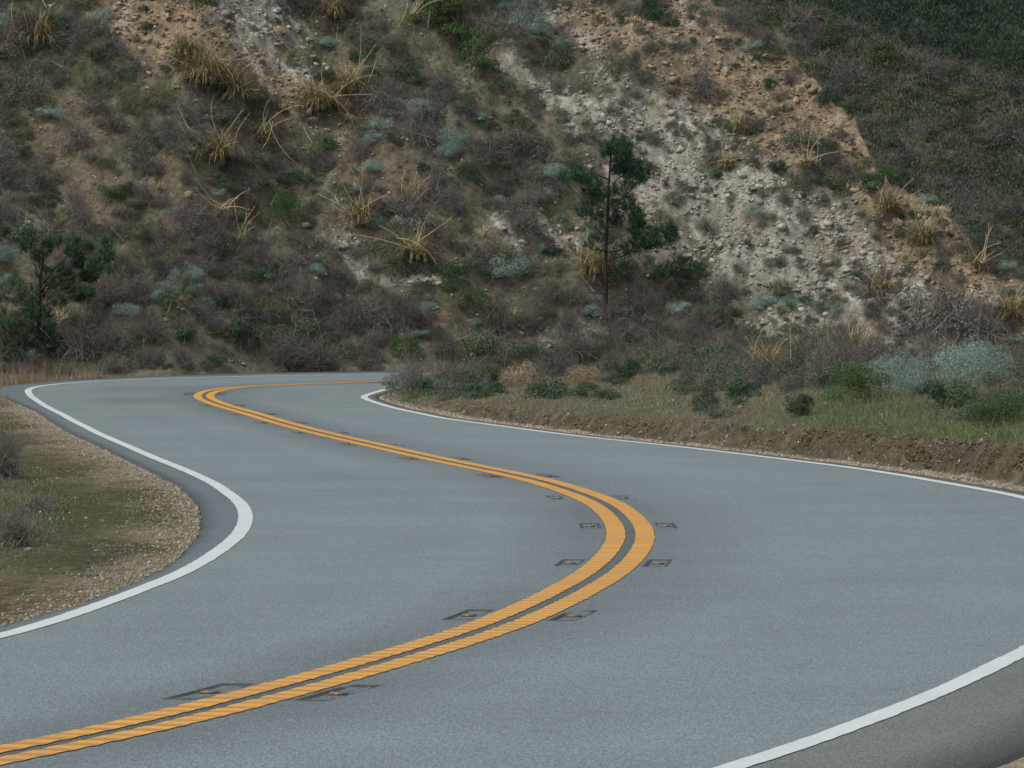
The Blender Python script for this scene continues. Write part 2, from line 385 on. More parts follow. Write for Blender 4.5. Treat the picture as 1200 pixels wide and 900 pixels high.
wheel = np.exp(-((np.abs(dc - .9)) / .35) ** 2) + np.exp(-((np.abs(dc - 2.4)) / .35) ** 2)
RC = RC * (1 + .05 * wheel)[..., None]
inslot = (np.abs(ZZ) > .0015) & (dc > .235) & (dc < .385); RC = np.where(inslot[..., None], c_as * .72, RC)
sdist = np.min(np.abs(S[:, None] - MS[None]), 1)[:, None] * np.ones_like(O)
edge_ = (sdist < .62) & (vn(RX * 6, RY * 1.3, 109) < .74) & (dc > .228) & (dc < .392) & ((np.abs(dc - .31) > .055) | (sdist > .46)); RC = np.where(edge_[..., None], lin(58, 60, 59) * (.8 + .5 * vn(RX * 7, RY * 1.5, 107))[..., None], RC)
RC = np.where(((dc < .05))[..., None], RC * .55, RC)
ing = (ZZ < -.001) & (dc < .22); RC = np.where(ing[..., None], np.minimum(RC, c_dark * 1.2), RC)
dark_bands = capsules(*project(RX, np.maximum(RY, 4), RZ), [(130,456,215,455,5,.8),(105,470,205,469,4,1)]); RC = RC * (1 - .20 * np.where(RY > 95, dark_bands, 0))[..., None]  # two faint darker bands on the asphalt near the far bend
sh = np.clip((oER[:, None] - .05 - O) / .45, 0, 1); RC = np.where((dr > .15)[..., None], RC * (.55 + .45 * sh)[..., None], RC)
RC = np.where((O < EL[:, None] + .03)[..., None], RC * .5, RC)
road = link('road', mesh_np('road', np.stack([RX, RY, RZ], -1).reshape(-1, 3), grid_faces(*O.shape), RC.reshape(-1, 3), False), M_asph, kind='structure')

def stripe(name, o0, o1, mat, zoff, gr=True, label=None, n=4, rag=.008):
    q = np.arange(0, len(S)); fr = np.linspace(0, 1, n)
    if not gr: q = q[::3]
    a = (o0 if np.ndim(o0) else np.full(len(S), o0))[q]; b = (o1 if np.ndim(o1) else np.full(len(S), o1))[q]
    sg = S[q]
    a = a + rag * fbm(sg * 9, sg * 0, 3, 7); b = b + rag * fbm(sg * 9, sg * 0, 3, 19)
    Oo = a[:, None] + (b - a)[:, None] * fr
    x = CL[q, None, 0] + NR[q, None, 0] * Oo; y = CL[q, None, 1] + NR[q, None, 1] * Oo
    g = gs[q] if gr else np.zeros(len(q))
    z = zr(y) + zoff + g[:, None]
    dirt = np.where(g < -.0011, .6, 0) if gr else np.zeros(len(q))
    C = np.repeat(np.repeat(dirt[:, None], n, 1)[..., None], 3, -1)
    o = link(name, mesh_np(name, np.stack([x, y, z], -1).reshape(-1, 3), grid_faces(*x.shape), C.reshape(-1, 3)), mat, parent=road)
    if label: o['label'] = label
    return o
stripe('centre_line', -.188, -.040, M_yel, .004, label='left yellow stripe of the double centre line')
stripe('centre_line', .040, .188, M_yel, .004, label='right yellow stripe of the double centre line')
stripe('edge_line', oL - .062, oL + .062, M_wht, .004, False, 'white line along the inner left edge', 3)
stripe('edge_line', oR - .062, oR + .062, M_wht, .004, False, 'white line along the right edge', 3)

# ------------------------------------------------------------------ setting: verges (fine strips along both edges) and ground
c_gravel = lin(150, 140, 120); c_grav2 = lin(118, 108, 88); c_moss = lin(72, 72, 51); c_face = lin(88, 82, 67); c_straw = lin(100, 98, 74); c_grass = lin(82, 94, 54)
GREENG = [(960,500,1190,500,36,1),(700,500,760,510,14,.6),(1100,480,1200,520,30,1),(445,468,470,470,16,1),(560,500,700,512,8,.5)]
TANG = [(700,440,900,430,30,1),(560,440,640,450,30,.9),(880,470,960,460,30,.6),(780,480,900,500,18,.8)]
def verge_colour(x, y, z, sR, sL):
    px, py = project(x, np.maximum(y, 10), z)
    n = fbm(x * 2.2, y * 1.1, 4, 111); n2 = fbm(x * 9, y * 4.5, 3, 113); n3 = fbm(x * 1.0, y * .28, 4, 117)
    top = c_face * .95 + (c_straw - c_face) * np.clip(.45 + n, 0, 1)[:, None]
    gm = capsules(px, py, GREENG, 20 * n, 10 * n2); tm = capsules(px, py, TANG, 20 * n, 10 * n2)
    top = top + (c_grass - top) * (gm * .75)[:, None]; top = top + (c_straw * 1.05 - top) * (tm * .6)[:, None]
    face = c_face * (1 + .5 * n2 + .45 * fbm(x * 16, y * 3 + z * 30, 3, 115))[:, None]
    e = sR + .16 * fbm(x * .9, y * .35, 3, 71) + .07 * fbm(x * 5, y * 2.2, 3, 73)
    cR = face + (top - face) * sstep(.58, .75, e)[:, None]
    cR = c_gravel + (cR - c_gravel) * sstep(.26, .38, e)[:, None]
    m = np.clip(.78 + 1.2 * n3 + .9 * n2 - .70 * np.exp(-sL / .45) , 0, 1)
    gr = c_grav2 + (c_gravel - c_grav2) * np.clip(.5 + n2 * 1.5 + .4 * np.exp(-sL / .3), 0, 1)[:, None]
    gr = gr + (lin(92, 86, 64) - gr) * (.8 * sstep(.35, .9, sL + .25 * n2))[:, None]
    cLf = gr + (c_moss - gr) * m[:, None]
    red = np.clip(fbm(x * 2.5, y * .9, 3, 119) * 2 - .5, 0, .5)[:, None]; cLf = cLf + (lin(96, 72, 54) - cLf) * red
    return np.where((sR > 0)[:, None], cR, cLf)
def verge(name, edge, sign, smin, smax, width, nc):
    q = np.where((S > smin) & (S < smax))[0][::2]
    u = np.r_[-.05, np.linspace(0, 1, nc) ** 1.15 * width]
    Oo = edge[q][:, None] + sign * u[None]
    x = (CL[q, None, 0] + NR[q, None, 0] * Oo); y = (CL[q, None, 1] + NR[q, None, 1] * Oo)
    z, off, idx, sR, sL = hfun(x, y, full=True)
    z = z.reshape(x.shape) + .006 * fbm(x * 14, y * 14, 3, 121); z += .02
    xx, yy = x.ravel(), y.ravel()
    fm = np.exp(-((u[None] - .5) / .2) ** 2) if sign > 0 else 0
    z = z + fm * (.07 * fbm(x * 6, y * 2.5, 3, 123) + .05 * (ridged(x * 11, y * 6, 3, 125) - .6))
    ox = fm * (.05 * fbm(S[q][:, None] * 3 + 0 * u, z * 22, 3, 127) + .02 * fbm(S[q][:, None] * 14 + 0 * u, z * 60, 2, 129)); x = x - NR[q, None, 0] * ox; y = y - NR[q, None, 1] * ox
    z[:, -1] -= .16; z[:, -2] -= .03
    z[:, 0] = zr(y[:, 0]) - .09; z[:, 1] = zr(y[:, 1]) - .035
    c = verge_colour(xx, yy, z.ravel(), sR, sL)
    return link(name, mesh_np(name, np.c_[xx, yy, z.ravel()], grid_faces(*x.shape), c, True), M_verge, kind='structure')
verge('gravel_verge', ER, 1, 30, 140, 1.7, 52)
verge('gravel_verge', EL, -1, 30, 136, 1.2, 40)

xs = np.r_[-3000, -800, -200, -80, -40, -25, -18, np.arange(-13.5, 11.5, .11), 13, 16, 22, 40, 80, 200, 800, 3000]
ys = np.r_[-400, -60, -20, 0, 10, 15, np.arange(20, 126.4, .17), 128, 135, 160, 215, 300, 800, 3000]
X, Y, F = tensor(xs, ys)
inn = (np.abs(X) < 60) & (Y < 127) & (Y > -20)
Z = np.full(len(X), -.3); z, off, idx, sR, sL = hfun(X[inn], Y[inn], False, True)
sink = np.where(((sR > -4) & (sR < 1.45)) | ((sL > -4) & (sL < .95)), -.14, 0)
Z[inn] = z + sink; Z[~inn & (Y > 125) & (np.abs(X) < 60)] = -.6
a = np.zeros(len(X)); b = np.zeros(len(X)); a[inn] = sR; b[inn] = sL; b[~inn] = 5
c = verge_colour(X, Y, Z, a, b)
ground = link('ground', mesh_np('ground', np.c_[X, Y, Z], F, c, True), M_verge, kind='structure')

# ------------------------------------------------------------------ setting: two hills behind
def back_hill(name, x0, x1, nx, y0, y1, ny, zf, cf, mat):
    X, Y, F = tensor(np.linspace(x0, x1, nx), np.linspace(y0, y1, ny)); Z = zf(X, Y)
    return link(name, mesh_np(name, np.c_[X, Y, Z], F, cf(X, Y), True), mat, kind='structure')
MX = np.array([-60, 8, 12.1, 13.8, 15.5, 16.8, 20.2, 40, 90]); MZ = np.array([30, 15.4, 13.1, 12.1, 11.0, 10.5, 9.7, 4, -2])
def z_mid(X, Y):
    face = .62 * (Y - 224) + .9 * fbm(X * .12, Y * .12, 3, 131) + .4 * fbm(X * .5, Y * .4, 3, 133)
    top = np.interp(X, MX, MZ) - .3 * np.maximum(Y - 246, 0)
    return np.minimum(face, top + .25 * fbm(X * .5, Y * .5, 3, 135))
def z_far(X, Y): return .7 * (Y - 540) + 5 * fbm(X * .03, Y * .03, 3, 137) + 1.5 * fbm(X * .12, Y * .1, 3, 139)
M_far = mat_ground('far_hill_soil', (.3, 1.5), (.25, .3), .6, 2, .2)
back_hill('middle_hill', -30, 60, 260, 222, 275, 160, z_mid, lambda x, y: lin(82, 83, 66) * (1 + .3 * fbm(x * .4, y * .4, 3, 141))[:, None], M_far)
back_hill('far_hill', -160, 200, 200, 535, 680, 120, z_far, lambda x, y: lin(48, 58, 48) * (1 + .3 * fbm(x * .1, y * .1, 3, 143))[:, None], M_far)

# ------------------------------------------------------------------ plant meshes (several of each kind, shared by the copies)
def pal(*cs): return np.array([lin(*c) for c in cs])
P_GREY = pal((104,106,97),(92,95,88),(114,115,103),(97,98,95),(87,91,80))
P_PURP = pal((97,94,98),(86,84,89),(108,105,107),(92,92,90))
P_DULL = pal((82,94,75),(70,84,65),(94,104,83),(62,75,58))
P_GREEN = pal((58,84,48),(48,70,42),(72,96,54),(66,82,46))
P_DARK = pal((52,74,54),(44,64,50),(60,82,56),(66,82,62))
P_SAGE = pal((122,142,130),(106,126,115),(92,112,101),(136,152,140))
P_TAN = pal((148,128,106),(130,113,94),(162,144,120),(114,99,82))
P_STRAW = pal((166,152,120),(146,134,102),(124,117,88),(180,168,140))
P_PAMP = pal((112,112,76),(130,124,86),(100,102,68),(152,140,102),(136,126,90))
P_TWIG = pal((109,105,97),(91,88,82),(127,122,112),(80,78,73))
def pick(pl, n, rng, clump=None):
    c = pl[rng.integers(0, len(pl), n)] * rng.uniform(.75, 1.25, n)[:, None]
    return c
def shrub_mesh(name, seed, pl, n=1100, leaf=.016, asp=.5, r=.45, h=.45, lobes=9, twigs=50, tpal=P_TWIG, tout=1.05, fuzz=.5, nj=.4):
    rng = np.random.default_rng(seed); parts = []
    a = rng.uniform(0, 2 * np.pi, lobes); rr = r * np.sqrt(rng.uniform(0, .55, lobes)); lc = np.c_[rr * np.cos(a), rr * np.sin(a), h * rng.uniform(.12, .66, lobes) * (1 - .35 * rr / r)]
    lr = rng.uniform(.26, .46, lobes) * r; lcol = rng.uniform(.72, 1.3, lobes)
    k = rng.integers(0, lobes, n); d = rng.normal(size=(n, 3)); d /= np.linalg.norm(d, axis=1)[:, None]; d[:, 2] = np.abs(d[:, 2]) * .9 - .12
    rad = lr[k] * (1 - fuzz * rng.uniform(0, 1, n) ** 2) * rng.uniform(.9, 1.14, n)
    Pn = lc[k] + d * rad[:, None] * np.array([1, 1, .85]); Pn[:, 2] = np.maximum(Pn[:, 2], .0)
    N = d + rng.normal(size=(n, 3)) * nj
    parts.append(leaves(Pn, N, leaf, asp, pick(pl, n, rng) * lcol[k][:, None], rng))
    for i in range(twigs):
        b = rng.uniform(0, 2 * np.pi); e = rng.uniform(.15, 1.0); L = r * tout * rng.uniform(.6, 1.1)
        end = np.array([np.cos(b) * L * e, np.sin(b) * L * e, h * tout * rng.uniform(.6, 1.15) * (1.15 - .5 * e)])
        mid = end * .5 + rng.normal(size=3) * .11 * r / .45; mid[2] += .05; end = end + rng.normal(size=3) * .08 * r / .45
        V, F = tube([rng.normal(size=3) * np.array([.35, .35, .08]) * r, mid, end], [.005, .0035, .0018], 3)
        parts.append((V, F, tpal[rng.integers(len(tpal))]))
        for _ in range(2):
            p0 = mid + (end - mid) * rng.uniform(.1, .8); p1 = p0 + (end - mid) * .35 + rng.normal(size=3) * .13
            V, F = tube([p0, p1], [.0028, .0014], 3); parts.append((V, F, tpal[rng.integers(len(tpal))]))
    V, F, C = join(parts); return mesh_np(name, V, F, C)
def blade(p0, az, L, lean, droop, wid, col, seg=5, tip=None):
    u = np.linspace(0, 1, seg + 1); th = lean + droop * u ** 1.5
    ds = L / seg; hx = np.r_[0, np.cumsum(np.sin(th[:-1]) * ds)]; hz = np.r_[0, np.cumsum(np.cos(th[:-1]) * ds)]
    dirn = np.array([np.cos(az), np.sin(az)]); side = np.array([-np.sin(az), np.cos(az), 0])
    c = np.c_[p0[0] + dirn[0] * hx, p0[1] + dirn[1] * hx, p0[2] + hz]; ww = wid * (1 - u ** 2 * .9)
    V = np.concatenate([c - side * ww[:, None], c + side * ww[:, None]]); i = np.arange(seg)
    return V, np.stack([i, i + 1, i + seg + 2, i + seg + 1], 1), col
def pampas_leaves(seed, n=620, L=.80, pl=P_PAMP, dead=.30):
    rng = np.random.default_rng(seed); parts = []
    for i in range(n):
        az = rng.uniform(0, 2 * np.pi); q = rng.random(); c = (P_STRAW if rng.random() < dead else pl); c = c[rng.integers(len(c))] * rng.uniform(.7, 1.15)
        parts.append(blade((rng.normal() * .06, rng.normal() * .06, 0), az, L * rng.uniform(.5, 1.15), rng.uniform(.1, 1.1), rng.uniform(1.1, 2.7), .0055, c))
    return mesh_np('leaves', *join(parts))
def stalk_mesh(seed, L=1.0, lean=.5, droop=.3, r=.0065, plume=False, col=(190,176,144)):
    rng = np.random.default_rng(seed); seg = 6; u = np.linspace(0, 1, seg + 1); th = lean + droop * u
    ds = L / seg; x = np.r_[0, np.cumsum(np.sin(th[:-1]) * ds)]; z = np.r_[0, np.cumsum(np.cos(th[:-1]) * ds)]
    Pn = np.c_[x, rng.normal(size=seg + 1).cumsum() * .022 * L, z]; V, F = tube(Pn, r * (1 - .55 * u), 4)
    parts = [(V, F, lin(*col))]
    m = 90 if plume else 14
    t = rng.uniform(.72 if plume else .85, 1, m); q = np.stack([np.interp(t, u, Pn[:, k]) for k in range(3)], 1)
    dd = rng.normal(size=(m, 3)) * (.035 if plume else .012); dd[:, 2] += .03
    parts.append(leaves(q + dd, rng.normal(size=(m, 3)), .03 if plume else .015, .2, pick(P_STRAW, m, rng), rng))
    return mesh_np('stalk', *join(parts))
def brush_mesh(name, seed, pl=P_TAN, n=260, r=.55, h=.45):
    rng = np.random.default_rng(seed); parts = []
    for i in range(n):
        p = rng.normal(size=3); p /= np.linalg.norm(p); p[2] = abs(p[2]); p = p * np.array([r, r, h]) * rng.uniform(.4, 1)
        t = np.cross(p, rng.normal(size=3)); t /= np.linalg.norm(t) + 1e-6; t = t * rng.uniform(.1, .28)
        V, F = tube([p - t, p + p * .06 + rng.normal(size=3) * .02, p + t * rng.uniform(.6, 1) - p * .1], [.003, .005, .0025], 3)
        parts.append((V, F, pl[rng.integers(len(pl))] * rng.uniform(.7, 1.2)))
    m = 500; p = rng.normal(size=(m, 3)); p /= np.linalg.norm(p, axis=1)[:, None]; p[:, 2] = abs(p[:, 2])
    parts.append(leaves(p * np.array([r, r, h]) * rng.uniform(.6, .95, m)[:, None], p + rng.normal(size=(m, 3)) * .5, .02, .5, pick(pl, m, rng) * .8, rng))
    return mesh_np(name, *join(parts))
def ico():
    t = (1 + 5 ** .5) / 2
    v = np.array([(-1,t,0),(1,t,0),(-1,-t,0),(1,-t,0),(0,-1,t),(0,1,t),(0,-1,-t),(0,1,-t),(t,0,-1),(t,0,1),(-t,0,-1),(-t,0,1)], float); v /= np.linalg.norm(v[0])
    f = np.array([(0,11,5),(0,5,1),(0,1,7),(0,7,10),(0,10,11),(1,5,9),(5,11,4),(11,10,2),(10,7,6),(7,1,8),(3,9,4),(3,4,2),(3,2,6),(3,6,8),(3,8,9),(4,9,5),(2,4,11),(6,2,10),(8,6,7),(9,8,1)])
    return v, f
ICO_V, ICO_F = ico()
def subdiv(V, F):
    e = {}; V = list(map(tuple, V)); out = []
    def mid(a, b):
        k = (min(a, b), max(a, b))
        if k not in e:
            m = (np.array(V[a]) + V[b]) / 2; V.append(tuple(m / np.linalg.norm(m))); e[k] = len(V) - 1
        return e[k]
    for a, b, c in F:
        x, y, z = mid(a, b), mid(b, c), mid(c, a); out += [(a, x, z), (x, b, y), (z, y, c), (x, y, z)]
    return np.array(V), np.array(out)
ICO2 = subdiv(ICO_V, ICO_F)
def rock_mesh(seed, col):
    rng = np.random.default_rng(seed); V, F = ICO2; V = V * (1 + .12 * rng.normal(size=(len(V), 1)))
    for _ in range(16):                                # chop facets
        n = rng.normal(size=3); n /= np.linalg.norm(n); d = V @ n - rng.uniform(.32, .68); V = V - np.maximum(d, 0)[:, None] * n
    V = V * rng.uniform(.6, 1.3, 3) + rng.normal(size=V.shape) * .02
    return mesh_np('rock', V, F, lin(*col) * rng.uniform(.85, 1.1, len(V))[:, None])
def stones(name, x, y, z, size, col, rng, mat, **props):
    n = len(x); V = ICO_V[None] * rng.uniform(.55, 1.25, (n, 1, 3)) * (1 + .32 * np.clip(rng.normal(size=(n, 12, 1)), -2, 2))
    a = rng.uniform(0, 6.28, n); ca, sa = np.cos(a)[:, None], np.sin(a)[:, None]
    V = np.stack([V[..., 0] * ca - V[..., 1] * sa, V[..., 0] * sa + V[..., 1] * ca, V[..., 2] * .8], -1) * size[:, None, None]
    V = V + np.c_[x, y, z + .15 * size][:, None]
    F = (ICO_F[None] + 12 * np.arange(n)[:, None, None]).reshape(-1, 3)
    return link(name, mesh_np(name, V.reshape(-1, 3), F, np.repeat(col, 12, 0)), mat, **props)

K = {}                                                # mesh variants per kind
K['grey'] = [shrub_mesh('twiggy_shrub', 100 + i, P_GREY, 1700, .014, twigs=45, fuzz=.45, lobes=13) for i in range(4)]
K['olive'] = [shrub_mesh('olive_shrub', 105 + i, pal((104,106,78),(90,94,70),(118,118,88),(80,84,64)), 1700, .015, twigs=30, fuzz=.4, lobes=13) for i in range(4)]
K['purple'] = [shrub_mesh('twiggy_shrub', 110 + i, P_PURP, 1400, .013, twigs=60, fuzz=.55, h=.5, lobes=12) for i in range(3)]
K['dull'] = [shrub_mesh('green_shrub', 120 + i, P_DULL, 1900, .015, twigs=20, fuzz=.4, lobes=13) for i in range(4)]
K['green'] = [shrub_mesh('green_shrub', 130 + i, P_GREEN, 2300, .017, twigs=15, fuzz=.35, h=.5) for i in range(3)]
K['dark'] = [shrub_mesh('green_shrub', 140 + i, P_DARK, 2300, .017, twigs=15, fuzz=.4, h=.42) for i in range(3)]
K['sage'] = [shrub_mesh('sage_bush', 150 + i, P_SAGE, 5200, .013, .45, twigs=12, fuzz=.22, lobes=30, h=.5, nj=.3) for i in range(3)]
K['bigsage'] = [shrub_mesh('sage_bush', 156 + i, P_SAGE, 14000, .0062, .5, r=.45, twigs=0, fuzz=.14, lobes=46, h=.5, nj=.35) for i in range(2)]
K['biggreen'] = [shrub_mesh('green_shrub', 136 + i, P_GREEN, 6000, .009, .5, twigs=6, fuzz=.35, lobes=24, h=.5) for i in range(2)]
K['tan'] = [brush_mesh('dead_brush', 160 + i) for i in range(2)]
K['drygrass'] = [pampas_leaves(170 + i, 150, .30, P_STRAW, .8) for i in range(3)]
K['thicket'] = [shrub_mesh('bare_thicket', 180 + i, P_TWIG, 500, .014, twigs=230, r=.55, h=.6, tout=1.25, fuzz=.9, tpal=pal((120,114,106),(100,95,90),(84,80,77),(138,131,119))) for i in range(3)]
NAME = dict(olive='olive_shrub', grey='twiggy_shrub', purple='bare_shrub', dull='coastal_shrub', green='green_shrub', dark='evergreen_shrub', sage='sage_bush', bigsage='sage_bush', biggreen='green_shrub', tan='dead_brush', drygrass='grass_tuft', thicket='bare_thicket')
CAT = dict(olive='shrub', grey='shrub', purple='shrub', dull='shrub', green='shrub', dark='shrub', sage='sage bush', bigsage='sage bush', biggreen='shrub', tan='dead brush', drygrass='grass tuft', thicket='thicket')
rng = np.random.default_rng(5)
def put(kind, x, y, z, sc, label, group=None, sz=None, rot=None, sink=.04):
    me = K[kind][rng.integers(len(K[kind]))]
    o = bpy.data.objects.new(NAME[kind], me); COL.objects.link(o)
    if not me.materials: me.materials.append(M_dry if kind in ('tan', 'drygrass', 'thicket') else M_leaf)
    o.location = (x, y, z - sink * sc); o.rotation_mode = 'ZYX'; o.rotation_euler = (rng.uniform(.1, .55) if sink > .05 else rng.uniform(-.1, .1), rng.uniform(-.15, .15), rng.uniform(0, 6.28) if rot is None else rot)
    o.scale = (sc, sc, sc * (sz or 1)); o['label'] = label; o['category'] = CAT[kind]
    if group: o['group'] = group
    return o

# single shrubs one can point to: (kind, px, py of the base, width px, height factor, label)
FEAT = [
 ('biggreen',330,262,52,1.15,'round bright green bush alone on the brown slope above the left half of the road'),
 ('dark',290,412,56,1.1,'dark green bush at the hill foot behind the double bend of the yellow line'),
 ('dark',212,400,44,.8,'low dark green bush at the hill foot left of the other dark bush'),
 ('green',475,420,36,1.2,'small bright green bush at the hill foot just above the far white line'),
 ('green',505,14,50,1.0,'topmost small green bush of the green streak at the top edge'),
 ('green',532,40,54,1.0,'inner green bush of the green streak behind the upper one'),
 ('green',572,70,50,.9,'right green bush of the green streak near its lower end'),
 ('green',516,30,60,1.0,'upper green bush of the green streak at the top of the hill'),
 ('green',540,62,60,.9,'middle green bush of the green streak at the top of the hill'),
 ('green',560,92,44,.8,'lowest green bush of the green streak near the top of the hill'),
 ('dull',585,112,44,.8,'dull green bush just under the green streak on the upper hill'),
 ('biggreen',722,428,46,.9,'bright green bush on the bank behind the tan brush heaps'),
 ('dull',570,424,74,.7,'wide dull green bush behind the left tan brush heap'),
 ('dull',655,78,44,1.0,'olive bush on the scree strip at the top centre'),
 ('dull',720,88,44,1.0,'grey green bush on the orange scree right of the top centre'),
 ('dull',560,322,40,.9,'green bush just left of the teal sage bush on the middle slope'),
 ('green',690,240,34,.8,'small green bush directly left of the pine trunk at mid height'),
 ('dark',505,464,58,.65,'low dark bush at the left tip of the roadside bank'),
 ('dull',470,455,46,.6,'grey green bush closest to the white line tip of the bank'),
 ('dark',560,468,56,.6,'low dark green bush in front of the left tan brush heap'),
 ('dark',648,468,62,.65,'dark green bush behind the white stone on the bank edge'),
 ('dark',690,466,50,.6,'dark green bush below the right tan brush heap'),
 ('dark',735,446,40,1.0,'dark bush between the tan brush heaps and the grassy bank'),
 ('dull',620,420,50,.7,'green bush touching the back of the left tan brush heap'),
 ('biggreen',1000,474,76,1.0,'dense green bush at the left foot of the big teal sage bushes'),
 ('dark',938,490,38,1.2,'upright dark green bush on the bank left of the sage bushes'),
 ('biggreen',1175,500,66,.9,'large green bush on the bank under the right sage bush'),
 ('dark',1105,480,64,.9,'dark green bush between the two large teal sage bushes'),
 ('dull',840,492,44,.6,'low green bush at the lip of the cut bank'),
 ('dark',1018,225,44,.9,'dark green bush hanging on the right skyline of the orange hill'),
 ('green',1040,218,36,.8,'green bush behind the right skyline of the orange hill'),
 ('dark',970,122,36,.8,'dark bush on the hill skyline above the orange rock'),
 ('dark',1100,318,28,.8,'small green bush under the yellow pampas clump near the right skyline'),
 ('dull',935,175,50,.8,'grey bush patch on the upper rubble slope under the orange rock'),
 ('sage',595,332,52,1.0,'rounded teal sage bush in the middle of the slope'),
 ('sage',694,372,26,1.1,'small teal sage bush just left of the pine trunk foot'),
 ('bigsage',1050,464,72,1.3,'large teal sage bush on the bank, left one of the pair'),
 ('bigsage',1142,456,84,1.35,'largest teal sage bush on the bank near the right edge'),
 ('sage',895,362,34,1.0,'teal sage bush at the foot of the white rubble slope'),
 ('sage',796,368,28,1.0,'pale sage bush at the rubble foot right of the pine'),
 ('sage',382,58,32,.8,'teal sage bush at the top of the hill by the grey outcrop'),
 ('sage',58,142,40,.7,'teal sage bush on the upper left slope'),
 ('sage',148,372,36,.9,'teal sage bush above the hill foot at the left'),
 ('sage',560,145,26,.8,'pale sage bush below the green streak'),
 ('sage',490,400,24,.8,'pale sage bush low on the hill beside the bright green bush'),
 ('tan',612,453,50,.95,'tan heap of dead brush on the bank, left of two'),
 ('tan',684,448,42,.85,'tan heap of dead brush on the bank, right of two'),
 ('thicket',96,418,58,1.0,'pale brown bare brush beside the dark pine at left'),
 ('purple',820,120,40,1.1,'purple grey bare shrub on the orange slope under the skyline'),
 ('purple',1100,400,100,.8,'wide purple brown thicket behind the big sage bushes'),
 ('purple',1150,405,70,.8,'purple brown shrub behind the rightmost sage bush'),
 ('purple',490,170,50,.9,'blue grey shrub at the right end of the brown bare patch'),
 ('thicket',12,640,64,.7,'dry grey bush on the left verge, lower one'),
 ('thicket',4,560,60,1.0,'dry grey bush on the left verge, upper one'),
 ('purple',45,600,44,.5,'low purple grey bush on the mossy left verge'),
]
def wpx(d, px): return px / FPX * d
for kind, px, py, wd, hf, lab in FEAT:
    x, y, z = place(px, py); base = {'tan': 1.15, 'thicket': 1.2}.get(kind, .98)
    put(kind, x, y, z, 1.32 * wpx(y, wd) / base, lab, sz=hf * {'tan': 1.3, 'thicket': 1.1, 'sage': 1.15, 'bigsage': 1.1}.get(kind, 1.5))

# countless shrubs of the main hill, each its own object
def region(px, py):
    if py > 335: return 'along the foot of the hill behind the road' if px < 640 else 'on the lower slope behind the right bank'
    if px < 240: return 'on the brown slope at the left'
    if px < 460: return 'among the pampas clumps of the upper left slope'
    if px < 740: return 'in the middle of the main slope left of the pine'
    return 'on the pale rubble slope right of the pine'
WORD = dict(olive='olive tan low shrub', grey='grey brown twiggy shrub', purple='purple grey bare shrub', dull='dull green low shrub', green='bright green shrub', dark='dark green shrub', sage='grey teal sage shrub', drygrass='dry straw grass tuft', thicket='bare grey twig tangle')
GRP = dict(olive='olive tan shrubs', grey='grey brown twiggy shrubs', purple='purple grey bare shrubs', dull='dull green shrubs', green='bright green shrubs', dark='dark green shrubs', sage='grey teal sage shrubs', drygrass='dry grass tufts', thicket='bare thickets')
TODO = []
LAND = [(330,235,'the round bright green bush'),(45,30,'the top left pampas clump'),(240,75,'the wide hanging pampas'),(300,25,'the grey rock outcrop'),(155,175,'the lone pale rock'),(255,165,'the tan topped pampas'),
 (382,42,'the top teal sage bush'),(530,45,'the green streak'),(420,240,'the clump of upright straws'),(486,290,'the fanned straws'),(284,275,'the orange tinted cane clump'),(85,320,'the dark pine at left'),(58,130,'the upper left sage bush'),
 (290,385,'the dark hill foot bush'),(475,402,'the small bright hill foot bush'),(595,315,'the rounded teal sage bush'),(711,180,'the crown of the pine'),(711,390,'the foot of the pine'),(612,425,'the left tan brush heap'),(765,280,'the lower pine boughs'),
 (860,330,'the foot of the rubble slope'),(850,185,'the pampas high on the rubble'),(946,185,'the upright canes on the rubble'),(870,45,'the top of the orange skyline'),(1040,235,'the uppermost skyline pampas'),(1082,270,'the yellow plumed pampas'),(1166,362,'the big white boulder'),
 (1030,325,'the drooping yellow pampas'),(1000,405,'the wide dry pampas'),(1052,430,'the left big sage bush'),(1140,415,'the largest sage bush'),(490,160,'the blue grey shrub by the bare patch'),(655,60,'the olive bush at the top'),(140,20,'the tan rock cut at the top'),(30,440,'the dry grass by the far bend'),(1100,385,'the wide purple thicket')]
def label_all():
    out = {}
    for o, wd, px, py, sc in TODO:
        d = [((px - a) ** 2 + (py - b) ** 2) ** .5 for a, b, _ in LAND]; j = int(np.argmin(d)); a, b, nm = LAND[j]; dx, dy = px - a, py - b
        ang = math.degrees(math.atan2(-dy, dx)) % 360; dr = ['right of', 'upper right of', 'above', 'upper left of', 'left of', 'lower left of', 'below', 'lower right of'][int(((ang + 22.5) % 360) // 45)]
        out.setdefault((wd, dr, nm), []).append((d[j], sc, o))
    OR = ['nearest', 'second', 'third', 'fourth', 'fifth', 'sixth', 'seventh', 'eighth', 'ninth', 'tenth', 'eleventh', 'twelfth', 'thirteenth', 'fourteenth', 'fifteenth']
    for (wd, dr, nm), L in out.items():
        L.sort(key=lambda t: t[0])
        for i, (dd, sc, o) in enumerate(L):
            o['label'] = (f'{wd} {dr} {nm}' if len(L) == 1 else f'{OR[min(i, 14)]} {wd} {dr} {nm}')
N = 15000
hx = rng.uniform(-12, 12.6, N); ht = rng.uniform(.05, 12.5, N); hy = Yf(hx) + ht
hz, ho, hi_, hR, hL = hfun(hx, hy, True, True); hpx, hpy = project(hx, hy, hz)
wm, om, bm = masks(hpx, hpy); rk = np.clip(wm + .8 * om, 0, 1)
front = ht < np.interp(hx, CRX, CRZ) / .88 + .5
dens = (.15 + .85 * sstep(-.35, .15, fbm((hx + hz) * .95, (hx - hz) * .28, 4, 201))) * (1 - .78 * wm) * (1 - .88 * om) * (1 - .6 * bm)
dens = np.where(hpy > 340, np.maximum(dens, .9), dens)
